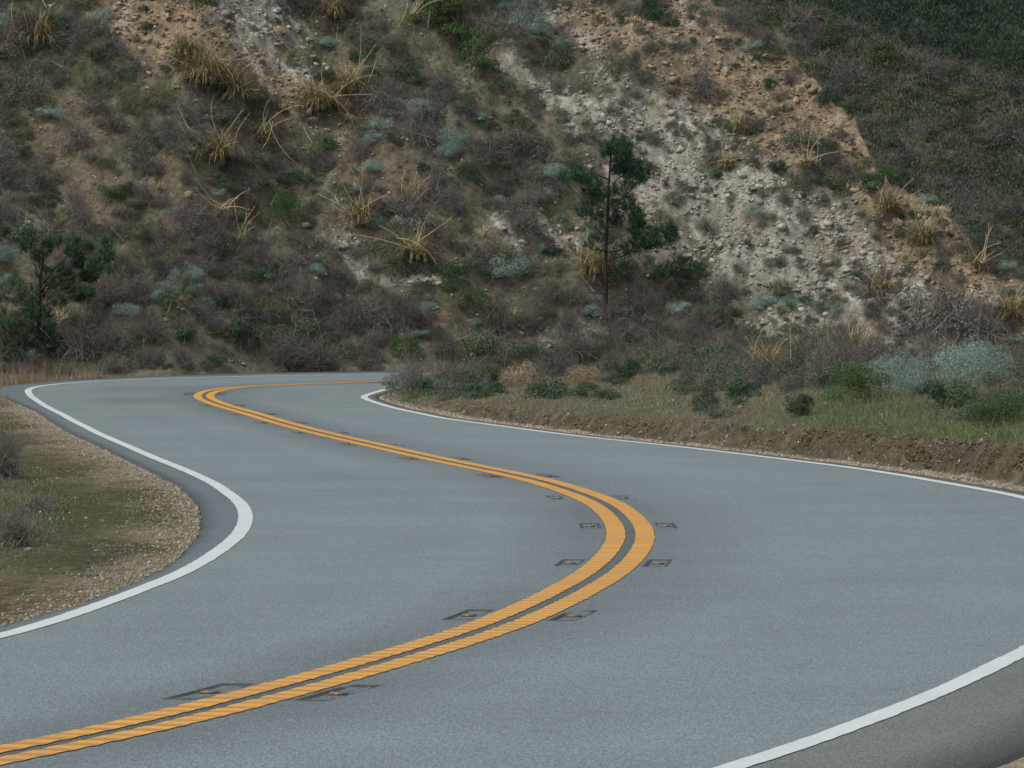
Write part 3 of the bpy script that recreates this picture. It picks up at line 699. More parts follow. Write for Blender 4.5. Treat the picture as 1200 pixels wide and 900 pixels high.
dens = dens * np.where(hpx < 420, 1 - .85 * rk, 1)
ok = (rng.random(N) < dens) & (np.maximum(hR, hL) > .5) & front & (hpy > -40) & (hpy < 455) & (hpx > -50) & (hpx < 1250)
GREENZ = [(500,0,560,90,34,1),(560,90,640,160,22,.5),(540,300,560,340,30,.5),(430,560,700,430,10,.3),(1030,200,1080,300,30,.7),(560,400,760,420,22,.6),(790,340,960,420,40,.5),(620,40,700,110,20,.4)]
PURPZ = [(480,100,620,200,60,.7),(620,160,700,260,50,.5),(80,20,130,70,36,.9),(200,300,420,370,46,.6),(820,180,930,190,22,.7),(1020,380,1160,380,30,.9),(750,380,850,430,40,.8),(300,330,560,430,50,.45)]
gz = capsules(hpx, hpy, GREENZ); pz = capsules(hpx, hpy, PURPZ); kn = fbm(hx * .6, hz * .6, 3, 211)
KEEP = [(f[1], f[2], f[3] * .34, f[3] * .55) for f in FEAT] + [(742, 285, 14, 20), (762, 300, 14, 20)]
cnt = dict.fromkeys(WORD, 0); placed = []
order = np.argsort(-rng.random(N))
cell = {}
for i in order:
    if not ok[i]: continue
    r = rng.random(); foot = hpy[i] > 345 and hpx[i] < 900
    if foot and r < .15: k = 'thicket'
    elif rng.random() < gz[i] * .8: k = 'green' if rng.random() < .6 else 'dull'
    elif rng.random() < pz[i] * .6: k = 'purple'
    else:
        q = rng.random() + kn[i] * .35
        k = 'grey' if q < .26 else 'olive' if q < .40 else 'dull' if q < .66 else 'purple' if q < .78 else 'dark' if q < .90 else 'green' if q < .925 else 'drygrass' if q < .985 else 'sage'
        if rk[i] > .5 and k in ('dark', 'purple') and rng.random() < .5: k = 'drygrass'
    sc = rng.lognormal(-.42, .40); sc = np.clip(sc, .30, 1.6) * (.72 if rk[i] > .35 else 1) * (1.15 if foot else 1)
    if k == 'drygrass': sc *= 1.1
    if k == 'thicket': sc = min(sc, .8)
    c = (int(hx[i] // 1), int(hy[i] // 1)); rad = .155 * sc
    if any((hx[i] - a) ** 2 + (hy[i] - b) ** 2 < (rad + rb) ** 2 for u in (-1, 0, 1) for v in (-1, 0, 1) for a, b, rb in cell.get((c[0] + u, c[1] + v), ())): continue
    lim = 225 if k == 'dull' else 280
    if cnt[k] >= lim: continue
    if rk[i] > .35 and sc > .75: sc *= .75
    bx_, by_ = hpx[i], hpy[i] - 9 * sc
    if any(abs(bx_ - a) < ww + 16 * sc and -hh - 4 < by_ - b < 10 + 14 * sc for a, b, ww, hh in KEEP): continue
    cell.setdefault(c, []).append((hx[i], hy[i], rad)); cnt[k] += 1
    o = put(k, hx[i], hy[i], hz[i], sc, '', GRP[k] + ' on the hillside', sz=rng.uniform(.85, 1.25), sink=.06)
    TODO.append((o, WORD[k], hpx[i], hpy[i], sc))

# low cover between them: one mass
def clumps(name, x, y, z, col, leafn, r, leaf, rng, mat, asp=.5, jit=.3, **props):
    n = len(x); k = np.repeat(np.arange(n), leafn); m = len(k)
    d = rng.normal(size=(m, 3)); d /= np.linalg.norm(d, axis=1)[:, None]; d[:, 2] = np.abs(d[:, 2])
    rr = (r if np.ndim(r) else np.full(n, r))[k]
    Pn = np.c_[x, y, z][k] + d * (rr * rng.uniform(.35, 1.0, m))[:, None] * np.array([1, 1, .75])
    V, F, C = slivers(Pn, d, leaf * 1.5, leaf * asp, col[k] * rng.uniform(1 - jit, 1 + jit, m)[:, None], rng)
    return link(name, mesh_np(name, V, F, C), mat, **props)
n = 15000; x = rng.uniform(-12.2, 12.8, n); t = rng.uniform(.0, 12.5, n); y = Yf(x) + t; z = hfun(x, y)
px, py = project(x, y, z); wm, om, bm = masks(px, py); rk = np.clip(wm + .8 * om, 0, 1)
f = fbm((x + z) * 1.3, (x - z) * .4, 3, 221)
kp = (rng.random(n) < (.62 + .6 * f) * (1 - .8 * rk)) & (py > -30) & (np.interp(x, CRX, CRZ) + .1 > z)
x, y, z, f, rk, px, py = [a[kp] for a in (x, y, z, f, rk, px, py)]
allp = np.r_[P_GREY, P_DULL, P_TAN * .7, P_PURP, P_DULL]
gz = capsules(px, py, GREENZ) > rng.random(len(x)) * 1.2
col = allp[np.clip(((fbm(x * .8, y * .8, 3, 223) + .5 + rng.normal(size=len(x)) * .22) * len(allp)).astype(int), 0, len(allp) - 1)]
col = np.where(gz[:, None], P_GREEN[rng.integers(0, 4, len(x))], col)
clumps('low_scrub', x, y, z - .02, col, 26, rng.uniform(.06, .20, len(x)), .015, rng, M_leaf, .4, kind='stuff')

# dry straws and twigs lying everywhere on the slope
n = 5200; x = rng.uniform(-12.2, 12.8, n); y = Yf(x) + rng.uniform(0, 12, n); z = hfun(x, y); px, py = project(x, y, z)
kp = (np.interp(x, CRX, CRZ) + .1 > z) & (rng.random(n) < .35 + .6 * capsules(px, py, [(200,60,480,300,90,1),(60,330,560,420,60,.8),(660,260,760,320,40,.8),(820,360,1000,420,40,.7)]))
x, y, z = x[kp], y[kp], z[kp]; n = len(x)
a = rng.uniform(0, 6.28, n); L = rng.lognormal(-1.5, .6, n); el = rng.uniform(-.2, 1.1, n)
d = np.c_[np.cos(a) * np.cos(el), np.sin(a) * np.cos(el) + .3, np.sin(el)] * L[:, None]
p0 = np.c_[x, y, z + .03]; p1 = p0 + d; s1 = np.cross(d, rng.normal(size=(n, 3))); s1 /= np.linalg.norm(s1, axis=1)[:, None]; s2 = np.cross(d, s1); s2 /= np.linalg.norm(s2, axis=1)[:, None]
wd_ = (.0028 + .004 * (L > .35))[:, None]
V = np.stack([p0 + s1 * wd_, p0 - s1 * wd_ * .5 + s2 * wd_, p0 - s1 * wd_ * .5 - s2 * wd_, p1], 1).reshape(-1, 3); b = np.arange(n)[:, None] * 4
F = np.concatenate([b + np.array([[0, 1, 3]]), b + np.array([[1, 2, 3]]), b + np.array([[2, 0, 3]])])
tp = np.r_[P_STRAW, P_STRAW, P_TWIG]; link('fallen_straw', mesh_np('fallen_straw', V, F, np.repeat(tp[rng.integers(0, len(tp), n)], 4, 0)), M_dry, kind='stuff')

# rubble of the pale scree: one mass, the bigger rocks single
n = 120000; x = rng.uniform(-12.2, 12.6, n); y = Yf(x) + rng.uniform(.0, 12.5, n); z = hfun(x, y); px, py = project(x, y, z); wm, om, bm = masks(px, py)
pr = np.clip(1.0 * wm * (.6 + 1.4 * fbm(x * 2, y * 2, 3, 231)) + .60 * om + .04, 0, 1)
kp = (rng.random(n) < pr) & (np.interp(x, CRX, CRZ) + .15 > z) & (py > -20); x, y, z, wm, om = [a[kp] for a in (x, y, z, wm, om)]
n = len(x); sz = np.clip(rng.lognormal(-3.75, .6, n), .010, .12)
col = np.where((om > wm)[:, None], lin(152, 136, 114), lin(163, 160, 149)) * rng.uniform(.55, 1.25, n)[:, None]
stones('scree', x, y, z, sz, col, rng, M_rock, kind='stuff')
RM = [rock_mesh(300 + i, (160, 157, 147)) for i in range(5)]; RO = [rock_mesh(310 + i, (156, 132, 104)) for i in range(3)]
for m_ in RM + RO: m_.materials.append(M_rock)
ROCKS = [(155,178,14,'pale rock alone on the brown left slope'),(325,76,16,'white rock below the grey outcrop at the top left'),(332,88,11,'smaller pale rock under the white rock of the outcrop'),
 (306,108,16,'orange rock block in the orange cut below the outcrop'),(338,95,9,'small pale rock right of the orange block'),(641,464,14,'white stone on the edge of the bank by the dark bushes'),(1166,366,28,'big white boulder on the right skyline foot'),
 (1088,352,9,'small white rock left of the big white boulder'),(742,272,24,'pale slab showing behind the pine'),(762,288,20,'second pale slab behind the lower pine boughs'),
 (660,398,15,'pale rock at the hill foot left of the pine'),(684,392,15,'white rock face at the hill foot behind the bank'),(645,410,12,'white rock close above the left brush heap'),(20,92,8,'small pale rock at the far upper left'),(194,192,7,'small white rock below the pale rock on the left slope'),
 (590,272,14,'pale rock in the gap above the teal sage bush'),(655,270,14,'pale rock in the stony gap left of the pine'),(420,290,20,'grey rock in the pale patch under the pampas'),(500,330,18,'flat white rock strip under the fallen straws'),(880,30,10,'white rock on the skyline at the top'),
 (905,52,12,'pale rock on the orange skyline'),(824,70,10,'small white rock near the orange cut'),(960,172,12,'pale rock on the lower orange skyline'),(868,478,10,'white stone on the bank slope'),(968,474,8,'small grey stone on the green bank'),(1032,498,9,'pale stone on the lip of the cut bank'),
 (1050,505,7,'small pale stone beside the lip stone'),(70,564,14,'white flat stone on the left verge, biggest'),(103,596,11,'white stone in the middle of the mossy left verge'),(104,619,9,'white stone on the left verge below the middle one'),(34,646,12,'white stone low on the left verge'),(45,634,9,'pale stone beside the low verge stone'),(30,515,8,'pale stone at the upper left verge')]
for px, py, wd, lab in ROCKS:
    x, y, z = place(px, py); r = wpx(y, wd) / 2
    o = link('rock', (RO if 'orange block' in lab else RM)[rng.integers(3)], None, label=lab, category='rock'); o.location = (x, y, z + r * .2)
    flat = .35 if 'verge' in lab or 'flat' in lab else .8
    o.scale = (r, r * .9, r * flat); o.rotation_euler = (rng.uniform(-.3, .3), rng.uniform(-.3, .3), rng.uniform(0, 6))
k = 0; rk_pts = []
while k < 230:
    x = rng.uniform(-3, 12); y = float(Yf(x)) + rng.uniform(.3, 11); z = float(hfun(x, y)[0]); px, py = project(x, y, z); wm, om, bm = masks(np.array([px]), np.array([py]))
    if rng.random() > max(wm[0], .8 * om[0]) or z > np.interp(x, CRX, CRZ) or py < -10: continue
    s = float(np.clip(rng.lognormal(-2.45, .35), .05, .20)); org = om[0] > wm[0]; k += 1
    o = link('rock', (RO if org else RM)[rng.integers(3)], None, label='angular orange brown rock on the slope below the right skyline' if org else 'angular pale grey rock in the rubble slope right of the pine' if px > 720 else 'pale rock in the narrow scree left of the pine', category='rock')
    TODO.append((o, 'angular orange brown rock' if org else 'angular pale rock', px, py, s))
    o['group'] = 'orange rocks of the upper right slope' if org else 'pale rocks of the rubble slope' if px > 720 else 'pale rocks of the narrow scree'
    o.location = (x, y, z); o.scale = (s, s * rng.uniform(.6, 1), s * rng.uniform(.45, .8)); o.rotation_euler = tuple(rng.uniform(-.6, .6, 2)) + (rng.uniform(0, 6),)

# pampas clumps: (px, py base, width px, labels, stalks as (angle in the picture from upright, length px), plume?)
PL = [pampas_leaves(400 + i) for i in range(4)]
for m_ in PL: m_.materials.append(M_dry)
SM = {}
PAMPAS = [
 (45,52,64,'green pampas clump in the top left corner',[(15,40),(-20,36)],0),
 (240,100,84,'wide hanging pampas clump under the orange cut',[(-62,70),(-35,60),(60,50),(100,60),(8,50)],0),
 (278,118,60,'pampas clump draping beside the orange rock block',[(-110,60),(20,50),(170,50)],0),
 (255,190,60,'tan topped pampas clump with straws spread to the left',[(-70,58),(-62,70),(-75,50),(-50,60),(30,52),(10,46)],0),
 (310,170,40,'straw clump below the orange cut',[(-170,70),(30,60),(165,60),(-20,40)],0),
 (372,132,64,'pampas clump on the brown patch with long crossing straws',[(-95,60),(80,60),(-30,50),(110,70),(35,55)],0),
 (392,24,56,'pampas clump at the top edge left of the green streak',[(25,50),(-20,40),(40,44)],0),
 (410,112,56,'pampas clump right of the crossing straws',[(10,60),(30,50),(-160,50),(120,60)],0),
 (484,26,22,'bunch of pale canes at the top edge',[(25,44),(40,40),(-170,40),(15,36)],0),
 (424,262,56,'pampas clump on the slope with upright straws',[(0,56),(-50,46),(-65,50),(50,46),(18,50)],0),
 (486,306,52,'pampas clump with straws fanned wide above the white rocks',[(-70,64),(62,66),(-45,44),(0,44),(95,60)],0),
 (284,292,44,'small orange tinted clump with pale canes above the road bend',[(20,46),(-20,44),(-80,50),(8,40)],0),
 (262,252,24,'bundle of broken canes left of the round green bush',[(-55,56),(-48,44),(-68,40),(28,30)],0),
 (852,198,40,'pampas clump high on the rubble slope',[(-20,26),(15,24)],0),
 (946,200,26,'thin clump of upright canes on the upper rubble slope',[(2,44),(10,40),(-8,30),(60,30)],0),
 (870,155,30,'yellow green pampas clump on the orange slope',[(5,24)],0),
 (1042,250,44,'straw pampas clump at the right skyline, uppermost',[(15,34),(-20,30)],0),
 (1082,286,56,'yellow pampas clump with plumes on the right skyline',[(0,36),(12,34),(-25,34),(25,30),(-12,38)],1),
 (1150,318,34,'clump of tall tan canes on the right skyline',[(8,46),(18,44),(-8,42),(28,36),(0,34)],0),
 (1030,350,44,'pampas clump on the lower orange slope with drooping yellow leaves',[(-5,30),(20,24)],0),
 (1186,372,50,'pampas clump at the right edge of the hill',[(0,40),(10,36),(-14,34),(22,36)],0),
 (1000,425,80,'wide dry pampas clump behind the bank, centre right',[(70,50),(50,40),(-60,36),(20,36)],0),
 (1095,430,44,'dry pampas clump between the two sage bushes',[(30,30),(-25,26)],0),
 (900,440,70,'brown dry pampas clump on the bank above the dirt slope',[(3,44),(-2,38),(-60,44)],0),
 (700,322,60,'yellow green cane clump just left of the pine trunk',[(0,50),(10,44),(-12,46),(22,40),(-25,40)],0),
 (745,262,36,'yellow leafed clump behind the pine boughs',[(10,30)],0),
 (915,345,36,'green pampas clump in the white rubble',[(-30,20)],0),
 (215,70,50,'straw clump above the wide hanging pampas',[(-55,46),(40,40)],0),
 (480,240,34,'sparse grassy clump below the brown patch',[(-10,32),(18,30)],0),
]
def stalk_variant(Lp, plume):
    k = (round(Lp * 8), plume, int(rng.integers(3)))
    if k not in SM: SM[k] = stalk_mesh(500 + len(SM), max(k[0], 1) / 8, 0, float(rng.uniform(-.8, 1.1)), plume=bool(plume)); SM[k].materials.append(M_dry)
    return SM[k]
for px, py, wd, lab, st, plume in PAMPAS:
    x, y, z = place(px, py); sc = wpx(y, wd) / .95
    root = link('pampas_clump', None, None, loc=(x, y, z - .03), label=lab, category='pampas grass'); root.empty_display_size = .2
    lv = link('leaves', PL[rng.integers(4)], None, root); lv.scale = (sc,) * 3; lv.rotation_euler[2] = rng.uniform(0, 6.28)
    for ang, ln in st + [(float(rng.uniform(-80, 80)), ln_) for ln_ in (18, 26, 34)]:
        m = stalk_variant(wpx(y, ln) * 1.08, plume); a = math.radians(ang)
        o = link('stalk', m, None, root); o.location = (float(rng.normal() * .17 * sc), -.12 - float(rng.random()) * .15, .08 + .12 * sc + (.25 if abs(ang) > 85 else 0))
        o.rotation_euler = (float(rng.uniform(-.1, .35)), a, 0)

# ------------------------------------------------------------------ trees
def needles(seed, r, n=900, squash=.75, pl=P_DARK):
    rg = np.random.default_rng(seed); m = max(10, int(n / 26)); d = rg.normal(size=(m, 3)); d /= np.linalg.norm(d, axis=1)[:, None]
    t = d * (r * rg.uniform(.25, 1, m) ** .6)[:, None] * np.array([1, 1, squash]); axis = d * .5 + np.array([0, 0, .8]) + rg.normal(size=(m, 3)) * .25
    axis /= np.linalg.norm(axis, axis=1)[:, None]; k = np.repeat(np.arange(m), 26); q = len(k); u = rg.uniform(-.5, .7, q)
    base = t[k] + axis[k] * (u * .10)[:, None]; dr = rg.normal(size=(q, 3)); dr /= np.linalg.norm(dr, axis=1)[:, None]; dr = dr + axis[k] * .8; dr /= np.linalg.norm(dr, axis=1)[:, None]
    side = np.cross(dr, rg.normal(size=(q, 3))); side /= np.linalg.norm(side, axis=1)[:, None]; L = rg.uniform(.05, .09, q)[:, None]
    V = np.stack([base - side * .004, base + side * .004, base + dr * L + side * .002, base + dr * L - side * .002], 1).reshape(-1, 3)
    c = pick(pl, m, rg)[k] * rg.uniform(.7, 1.3, q)[:, None]
    return mesh_np('needle_clump', V, np.arange(4 * q).reshape(-1, 4), np.repeat(c, 4, 0))
def conifer(name, label, bx, by, trunk, clumps_, branches, rt, pal_=P_DARK, dyr=.35, cs=1.2):
    """trunk / clumps / branches in photo pixels on the tree's own upright plane, given depth by dy"""
    x, y, z = place(bx, by); k = y / FPX
    def w(p, dy=0): return np.array([(p[0] - bx) * k, dy, (by - p[1]) * k])
    root = link(name, None, None, loc=(x, y, z), label=label, category='tree')
    rg = np.random.default_rng(len(label)); T_ = [w(p) for p in trunk]; T_[0] = T_[0] - np.array([0, 0, .2])
    u = np.linspace(0, 1, len(T_)); q = np.linspace(0, 1, 22); TT = np.stack([np.interp(q, u, np.array(T_)[:, j]) for j in range(3)], 1); TT[1:-1] += gsm(rg.normal(size=(20, 3)) * .05, 1.5)
    V, F = tube(TT, rt * (1 - .72 * q), 8); link('trunk', mesh_np('trunk', V, F, np.tile(lin(44, 41, 37), (len(V), 1)), True), M_bark, root)
    for pts in branches:
        dy = rg.normal() * dyr; B = [w(p, dy * i / (len(pts) - 1)) for i, p in enumerate(pts)]
        u = np.linspace(0, 1, len(B)); q = np.linspace(0, 1, 9); BB = np.stack([np.interp(q, u, np.array(B)[:, j]) for j in range(3)], 1); BB[1:-1] += rg.normal(size=(7, 3)) * .012
        V, F = tube(BB, rt * .38 * (1 - .75 * q), 5); link('branch', mesh_np('branch', V, F, np.tile(lin(50, 46, 41), (len(V), 1)), True), M_bark, root)
    for i, (cx, cy, r, n, sq) in enumerate(clumps_):
        me = needles(700 + i + len(label), r * k * cs, int(n * (1.8 if n > 350 else 3.2)), sq, pal_); o = link('needle_clump', me, M_needle, root)
        o.location = w((cx, cy), rg.normal() * dyr * .6)
    return root
conifer('pine_tree', 'thin young pine with bare dark trunk and tufted crown in front of the slope', 711, 378,
 [(711,378),(710,340),(711,280),(713,230),(716,180),(717,168)],
 [(722,175,15,1500,.7),(712,180,9,700,.8),(732,176,11,800,.7),(740,202,15,1300,.7),(753,203,11,800,1),(728,204,11,800,.7),(745,215,12,800,.6),(735,188,8,400,.8),(727,192,9,400,.8),
  (686,211,10,350,.8),(675,206,8,200,.8),(696,218,8,260,.8),(756,284,15,1500,.7),(775,280,15,1500,.85),(783,276,10,800,.9),(766,290,11,700,.6),(748,270,10,900,1.2),(747,258,8,500,1),(740,296,11,450,.7),
  (722,246,9,260,.8),(735,240,9,220,.8),(700,268,11,220,.8),(690,246,10,170,.8),(728,300,11,240,.7),(724,262,8,220,.8),(720,226,8,240,.8),(703,232,10,300,.8),(676,212,9,300,.7),(664,210,8,220,.7),(692,226,9,260,.7),(684,252,9,260,.7),(698,256,8,240,.8),(740,248,9,300,.8),(698,292,11,170,.8),(724,320,12,220,.7),(770,316,16,420,.5),(782,322,12,260,.5),(735,222,7,180,.7)],
 [[(713,225),(728,210),(745,203)],[(714,205),(726,195),(735,190)],[(712,235),(698,222),(680,208)],[(711,300),(728,296),(742,282),(748,262)],[(711,310),(735,302),(760,288),(776,280)],[(712,262),(722,252),(734,240)],[(711,282),(702,274),(690,262)],
  [(711,322),(738,322),(772,318)],[(711,250),(700,244),(688,240)],[(711,270),(722,268),(728,258)],[(711,340),(698,326),(690,318)],[(714,215),(700,208),(684,206)],[(714,195),(728,184),(740,180)],[(712,290),(722,282),(736,276)],[(711,300),(700,296),(688,298)],[(712,245),(724,238),(738,232)],[(711,330),(724,338),(738,338)],[(711,350),(696,346),(686,348)]], .048)
conifer('pine_tree', 'dark bushy young pine at the left edge beside the road bend', 40, 428,
 [(40,428),(42,390),(46,340),(52,300),(56,280)],
 [(127,290,8,500,1.2),(124,302,10,700,1.1),(113,312,11,900,1),(104,326,12,900,.9),(102,292,7,350,1),(86,285,8,450,1),(84,298,9,500,1),(92,310,10,700,.9),(58,288,7,330,1),(53,298,8,400,1),(31,278,8,300,1.2),(30,290,8,300,1),(44,303,8,350,.9),
  (68,330,9,500,.8),(80,338,12,900,.7),(100,345,11,900,.6),(92,350,12,800,.6),(70,352,14,900,.8),(54,345,13,700,1),(36,350,14,600,1),(20,340,12,420,1),(44,372,17,1200,.9),(28,392,18,1300,.9),(56,396,13,900,.9),(62,406,11,700,.9),(10,376,14,600,1),(44,410,14,900,.8),(14,410,14,700,.8),(75,322,8,350,.8),(50,322,11,450,1)],
 [[(45,350),(80,330),(105,318),(125,296)],[(46,340),(62,320),(80,300),(86,288)],[(44,365),(70,352),(98,346)],[(50,310),(54,298),(57,288)],[(46,330),(38,305),(31,282)],[(45,345),(84,312),(102,296)],[(43,385),(56,392),(64,402)],[(43,380),(28,370),(12,366)]], .05, P_DARK * 1.1, .35, .98)

# ------------------------------------------------------------------ reflectors in their slots
M_ref, n_, l_, p_ = new_mat('amber_reflector', .35, .5); p_.inputs['Base Color'].default_value = (*lin(88, 84, 76), 1)
M_lens, n_, l_, p_ = new_mat('amber_lens', .2, .6); p_.inputs['Base Color'].default_value = (*lin(116, 96, 74), 1)
bV = np.array([(-.044,-.05,0),(.044,-.05,0),(.044,.05,0),(-.044,.05,0),(-.036,-.02,.013),(.036,-.02,.013),(.036,.02,.013),(-.036,.02,.013)])
bF = np.array([(0,3,2,1),(4,5,6,7),(0,1,5,4),(2,3,7,6),(1,2,6,5),(3,0,4,7)])
refb = mesh_np('body', bV, bF); lensV = bV[[0, 1, 5, 4]] * np.array([.84, 1, .9]) + np.array([0, -.004, .002]); lensV = np.r_[lensV, lensV + np.array([0, .003, 0])]
lens = mesh_np('lens', lensV, np.array([(0,1,2,3),(7,6,5,4),(0,4,5,1),(2,6,7,3),(1,5,6,2),(3,7,4,0)]))
refb.materials.append(M_ref); lens.materials.append(M_lens)
ORD = ['nearest', 'second', 'third', 'fourth', 'fifth', 'sixth', 'seventh', 'eighth', 'ninth', 'tenth', 'eleventh', 'twelfth', 'thirteenth', 'fourteenth', 'fifteenth', 'sixteenth']
for side, nm in ((-1, 'left'), (1, 'right')):
    q = 0
    for sm in MS:
        i = int(round(sm / STEP))
        if not 0 <= i < len(CL): continue
        x, y = CL[i] + NR[i] * side * .31
        if y < 24.5 or S[i] > 142: continue
        if abs(project(x, y, 0)[0] - 600) > 640: continue
        r = link('road_reflector', None, None, loc=(x, y, zr(y) - .008), label=f'{ORD[q]} amber reflector from the camera in the slots {nm} of the double yellow line', category='road reflector', group='reflectors along the double yellow line'); q += 1
        r.rotation_euler[2] = math.atan2(-T[i, 0], T[i, 1]); r.empty_display_size = .05
        link('body', refb, None, r); link('lens', lens, None, r)

# ------------------------------------------------------------------ grass and pebbles on the verges
def grass(name, x, y, z, h, col, rng, width=.004, **props):
    n = len(x); a = rng.uniform(0, 6.28, n); ln = rng.normal(size=(n, 2)) * .35
    p0 = np.c_[x, y, z - .01]; tip = p0 + np.c_[ln * h[:, None], h]; sd = np.c_[np.cos(a), np.sin(a) * .3, a * 0] * width
    V = np.stack([p0 - sd, p0 + sd, tip], 1).reshape(-1, 3)
    return link(name, mesh_np(name, V, np.arange(3 * n).reshape(-1, 3), np.repeat(col, 3, 0)), M_dry, kind='stuff', **props)
n = 190000; x = rng.uniform(-3.4, 11, n); y = rng.uniform(50, 123, n); kp = np.abs(x / y * FPX) < 640; x, y = x[kp], y[kp]
z, off, idx, sR, sL = hfun(x, y, False, True); px, py = project(x, y, z)
e = sR + .16 * fbm(x * .9, y * .35, 3, 71) + .07 * fbm(x * 5, y * 2.2, 3, 73)
gm = capsules(px, py, GREENG); tm = capsules(px, py, TANG); pn = fbm(x * .7, y * .25, 4, 251)
kp = (sR > 0) & (e > np.interp(y, [78, 90], [.60, .30])) & (rng.random(len(x)) < np.clip(.55 + .7 * gm + .45 * tm + .6 * pn, 0, 1)); kp |= (sR > .25) & (e > .1) & (e < .6) & (rng.random(len(x)) < .05); kp |= (sR > .06) & (y > 104) & (rng.random(len(x)) < .8)
x, y, z, gm, tm, e, pn = [a[kp] for a in (x, y, z, gm, tm, e, pn)]; n = len(x)
g = rng.random(n) < (gm * .7 + .45); gc = np.where((rng.random(n) < gm * .9 + .2)[:, None], P_GREEN[rng.integers(0, 4, n)] * 1.15, P_DULL[rng.integers(0, 4, n)] * 1.05); col = np.where(g[:, None], gc, (P_STRAW * .58)[rng.integers(0, 4, n)])
col = np.where((rng.random(n) < .3)[:, None], P_TWIG[rng.integers(0, 4, n)], col)
grass('bank_grass', x, y, z + np.where(e < 1.2, .01, -.0), rng.uniform(.03, .11, n) * (1 + .5 * gm + .6 * np.clip(pn, 0, 1)), col, rng)
# left verge: short moss-like grass and gravel
n = 260000; x = rng.uniform(-9.5, -2, n); y = rng.uniform(30, 120, n); kp = np.abs(x / y * FPX) < 640; x, y = x[kp], y[kp]
z, off, idx, sR, sL = hfun(x, y, False, True); n3 = fbm(x * 1.0, y * .28, 4, 117); n2 = fbm(x * 9, y * 4.5, 3, 113)
m = np.clip(.78 + 1.2 * n3 + .9 * n2 - .70 * np.exp(-sL / .45), 0, 1)
kp = (sL > .03) & (rng.random(len(x)) < m * .9 + .04); x, y, z, sL, m = [a[kp] for a in (x, y, z, sL, m)]; n = len(x)
vp = np.r_[P_DULL, P_DULL * .8, P_DULL, P_GREEN * .8, P_STRAW * .5, pal((110,84,62),(96,80,58))]
grass('verge_grass', x, y, z + .015, rng.uniform(.01, .045, n) * (1 + .7 * sstep(.8, 2.5, sL)), vp[rng.integers(0, len(vp), n)], rng)
def chips(name, edge, sign, s0, s1, n, scale, mean, col, lo, hi):
    q = rng.integers(int(s0 / STEP), int(s1 / STEP), n); u = .01 + rng.exponential(scale, n); u = np.where(rng.random(n) < .07, rng.uniform(0, 3, n), u)
    o = edge[q] + sign * u; x = CL[q, 0] + NR[q, 0] * o; y = CL[q, 1] + NR[q, 1] * o; kp = np.abs(x / y * FPX) < 640; x, y = x[kp], y[kp]; z = hfun(x, y); n = len(x)
    OV = np.array([(1,0,0),(-1,0,0),(0,1,0),(0,-1,0),(0,0,1),(0,0,-1)], float); OF = np.array([(0,2,4),(2,1,4),(1,3,4),(3,0,4),(2,0,5),(1,2,5),(3,1,5),(0,3,5)])
    sz = np.clip(rng.lognormal(mean, .5, n), lo, hi); V = OV[None] * rng.uniform(.5, 1.3, (n, 1, 3)) * (1 + .25 * rng.normal(size=(n, 6, 1))); a = rng.uniform(0, 6.28, n); ca, sa = np.cos(a)[:, None], np.sin(a)[:, None]
    V = np.stack([V[..., 0] * ca - V[..., 1] * sa, V[..., 0] * sa + V[..., 1] * ca, V[..., 2] * .8], -1) * sz[:, None, None] + np.c_[x, y, z + .022][:, None]
    return link(name, mesh_np(name, V.reshape(-1, 3), (OF[None] + 6 * np.arange(n)[:, None, None]).reshape(-1, 3), np.repeat(col * rng.uniform(.45, 1.25, n)[:, None], 6, 0)), M_rock, kind='stuff')
chips('verge_gravel', EL, -1, 48, 136, 26000, .18, -4.95, lin(152, 145, 127), .004, .020)
chips('bank_gravel', ER, 1, 70, 136, 16000, .16, -4.5, lin(158, 148, 126), .005, .03)
chips('soil_clods', ER + .45, 1, 70, 93, 6500, .12, -4.35, lin(102, 92, 73), .006, .035)
chips('soil_clods', ER + .42, 1, 92, 122, 2600, .12, -4.5, lin(98, 90, 72), .006, .025)
# tall dry grass where the left verge meets the hill, and along the hill foot
n = 26000; x = rng.uniform(-12.5, -1, n); y = rng.uniform(108, 129.5, n); z, off, idx, sR, sL = hfun(x, y, False, True)
kp = (sL > .25) & (y - Yf(x) < .9) & (rng.random(n) < np.where(x < -8.2, .95, .28)); x, y, z = x[kp], y[kp], z[kp]; n = len(x)
dp = pal((130,113,94),(114,98,82),(100,88,76),(96,94,70),(142,127,104)); grass('tall_dry_grass', x, y, z, rng.uniform(.12, .48, n) * np.where(x < -8.2, 1, .6), dp[rng.integers(0, 5, n)], rng, .005)

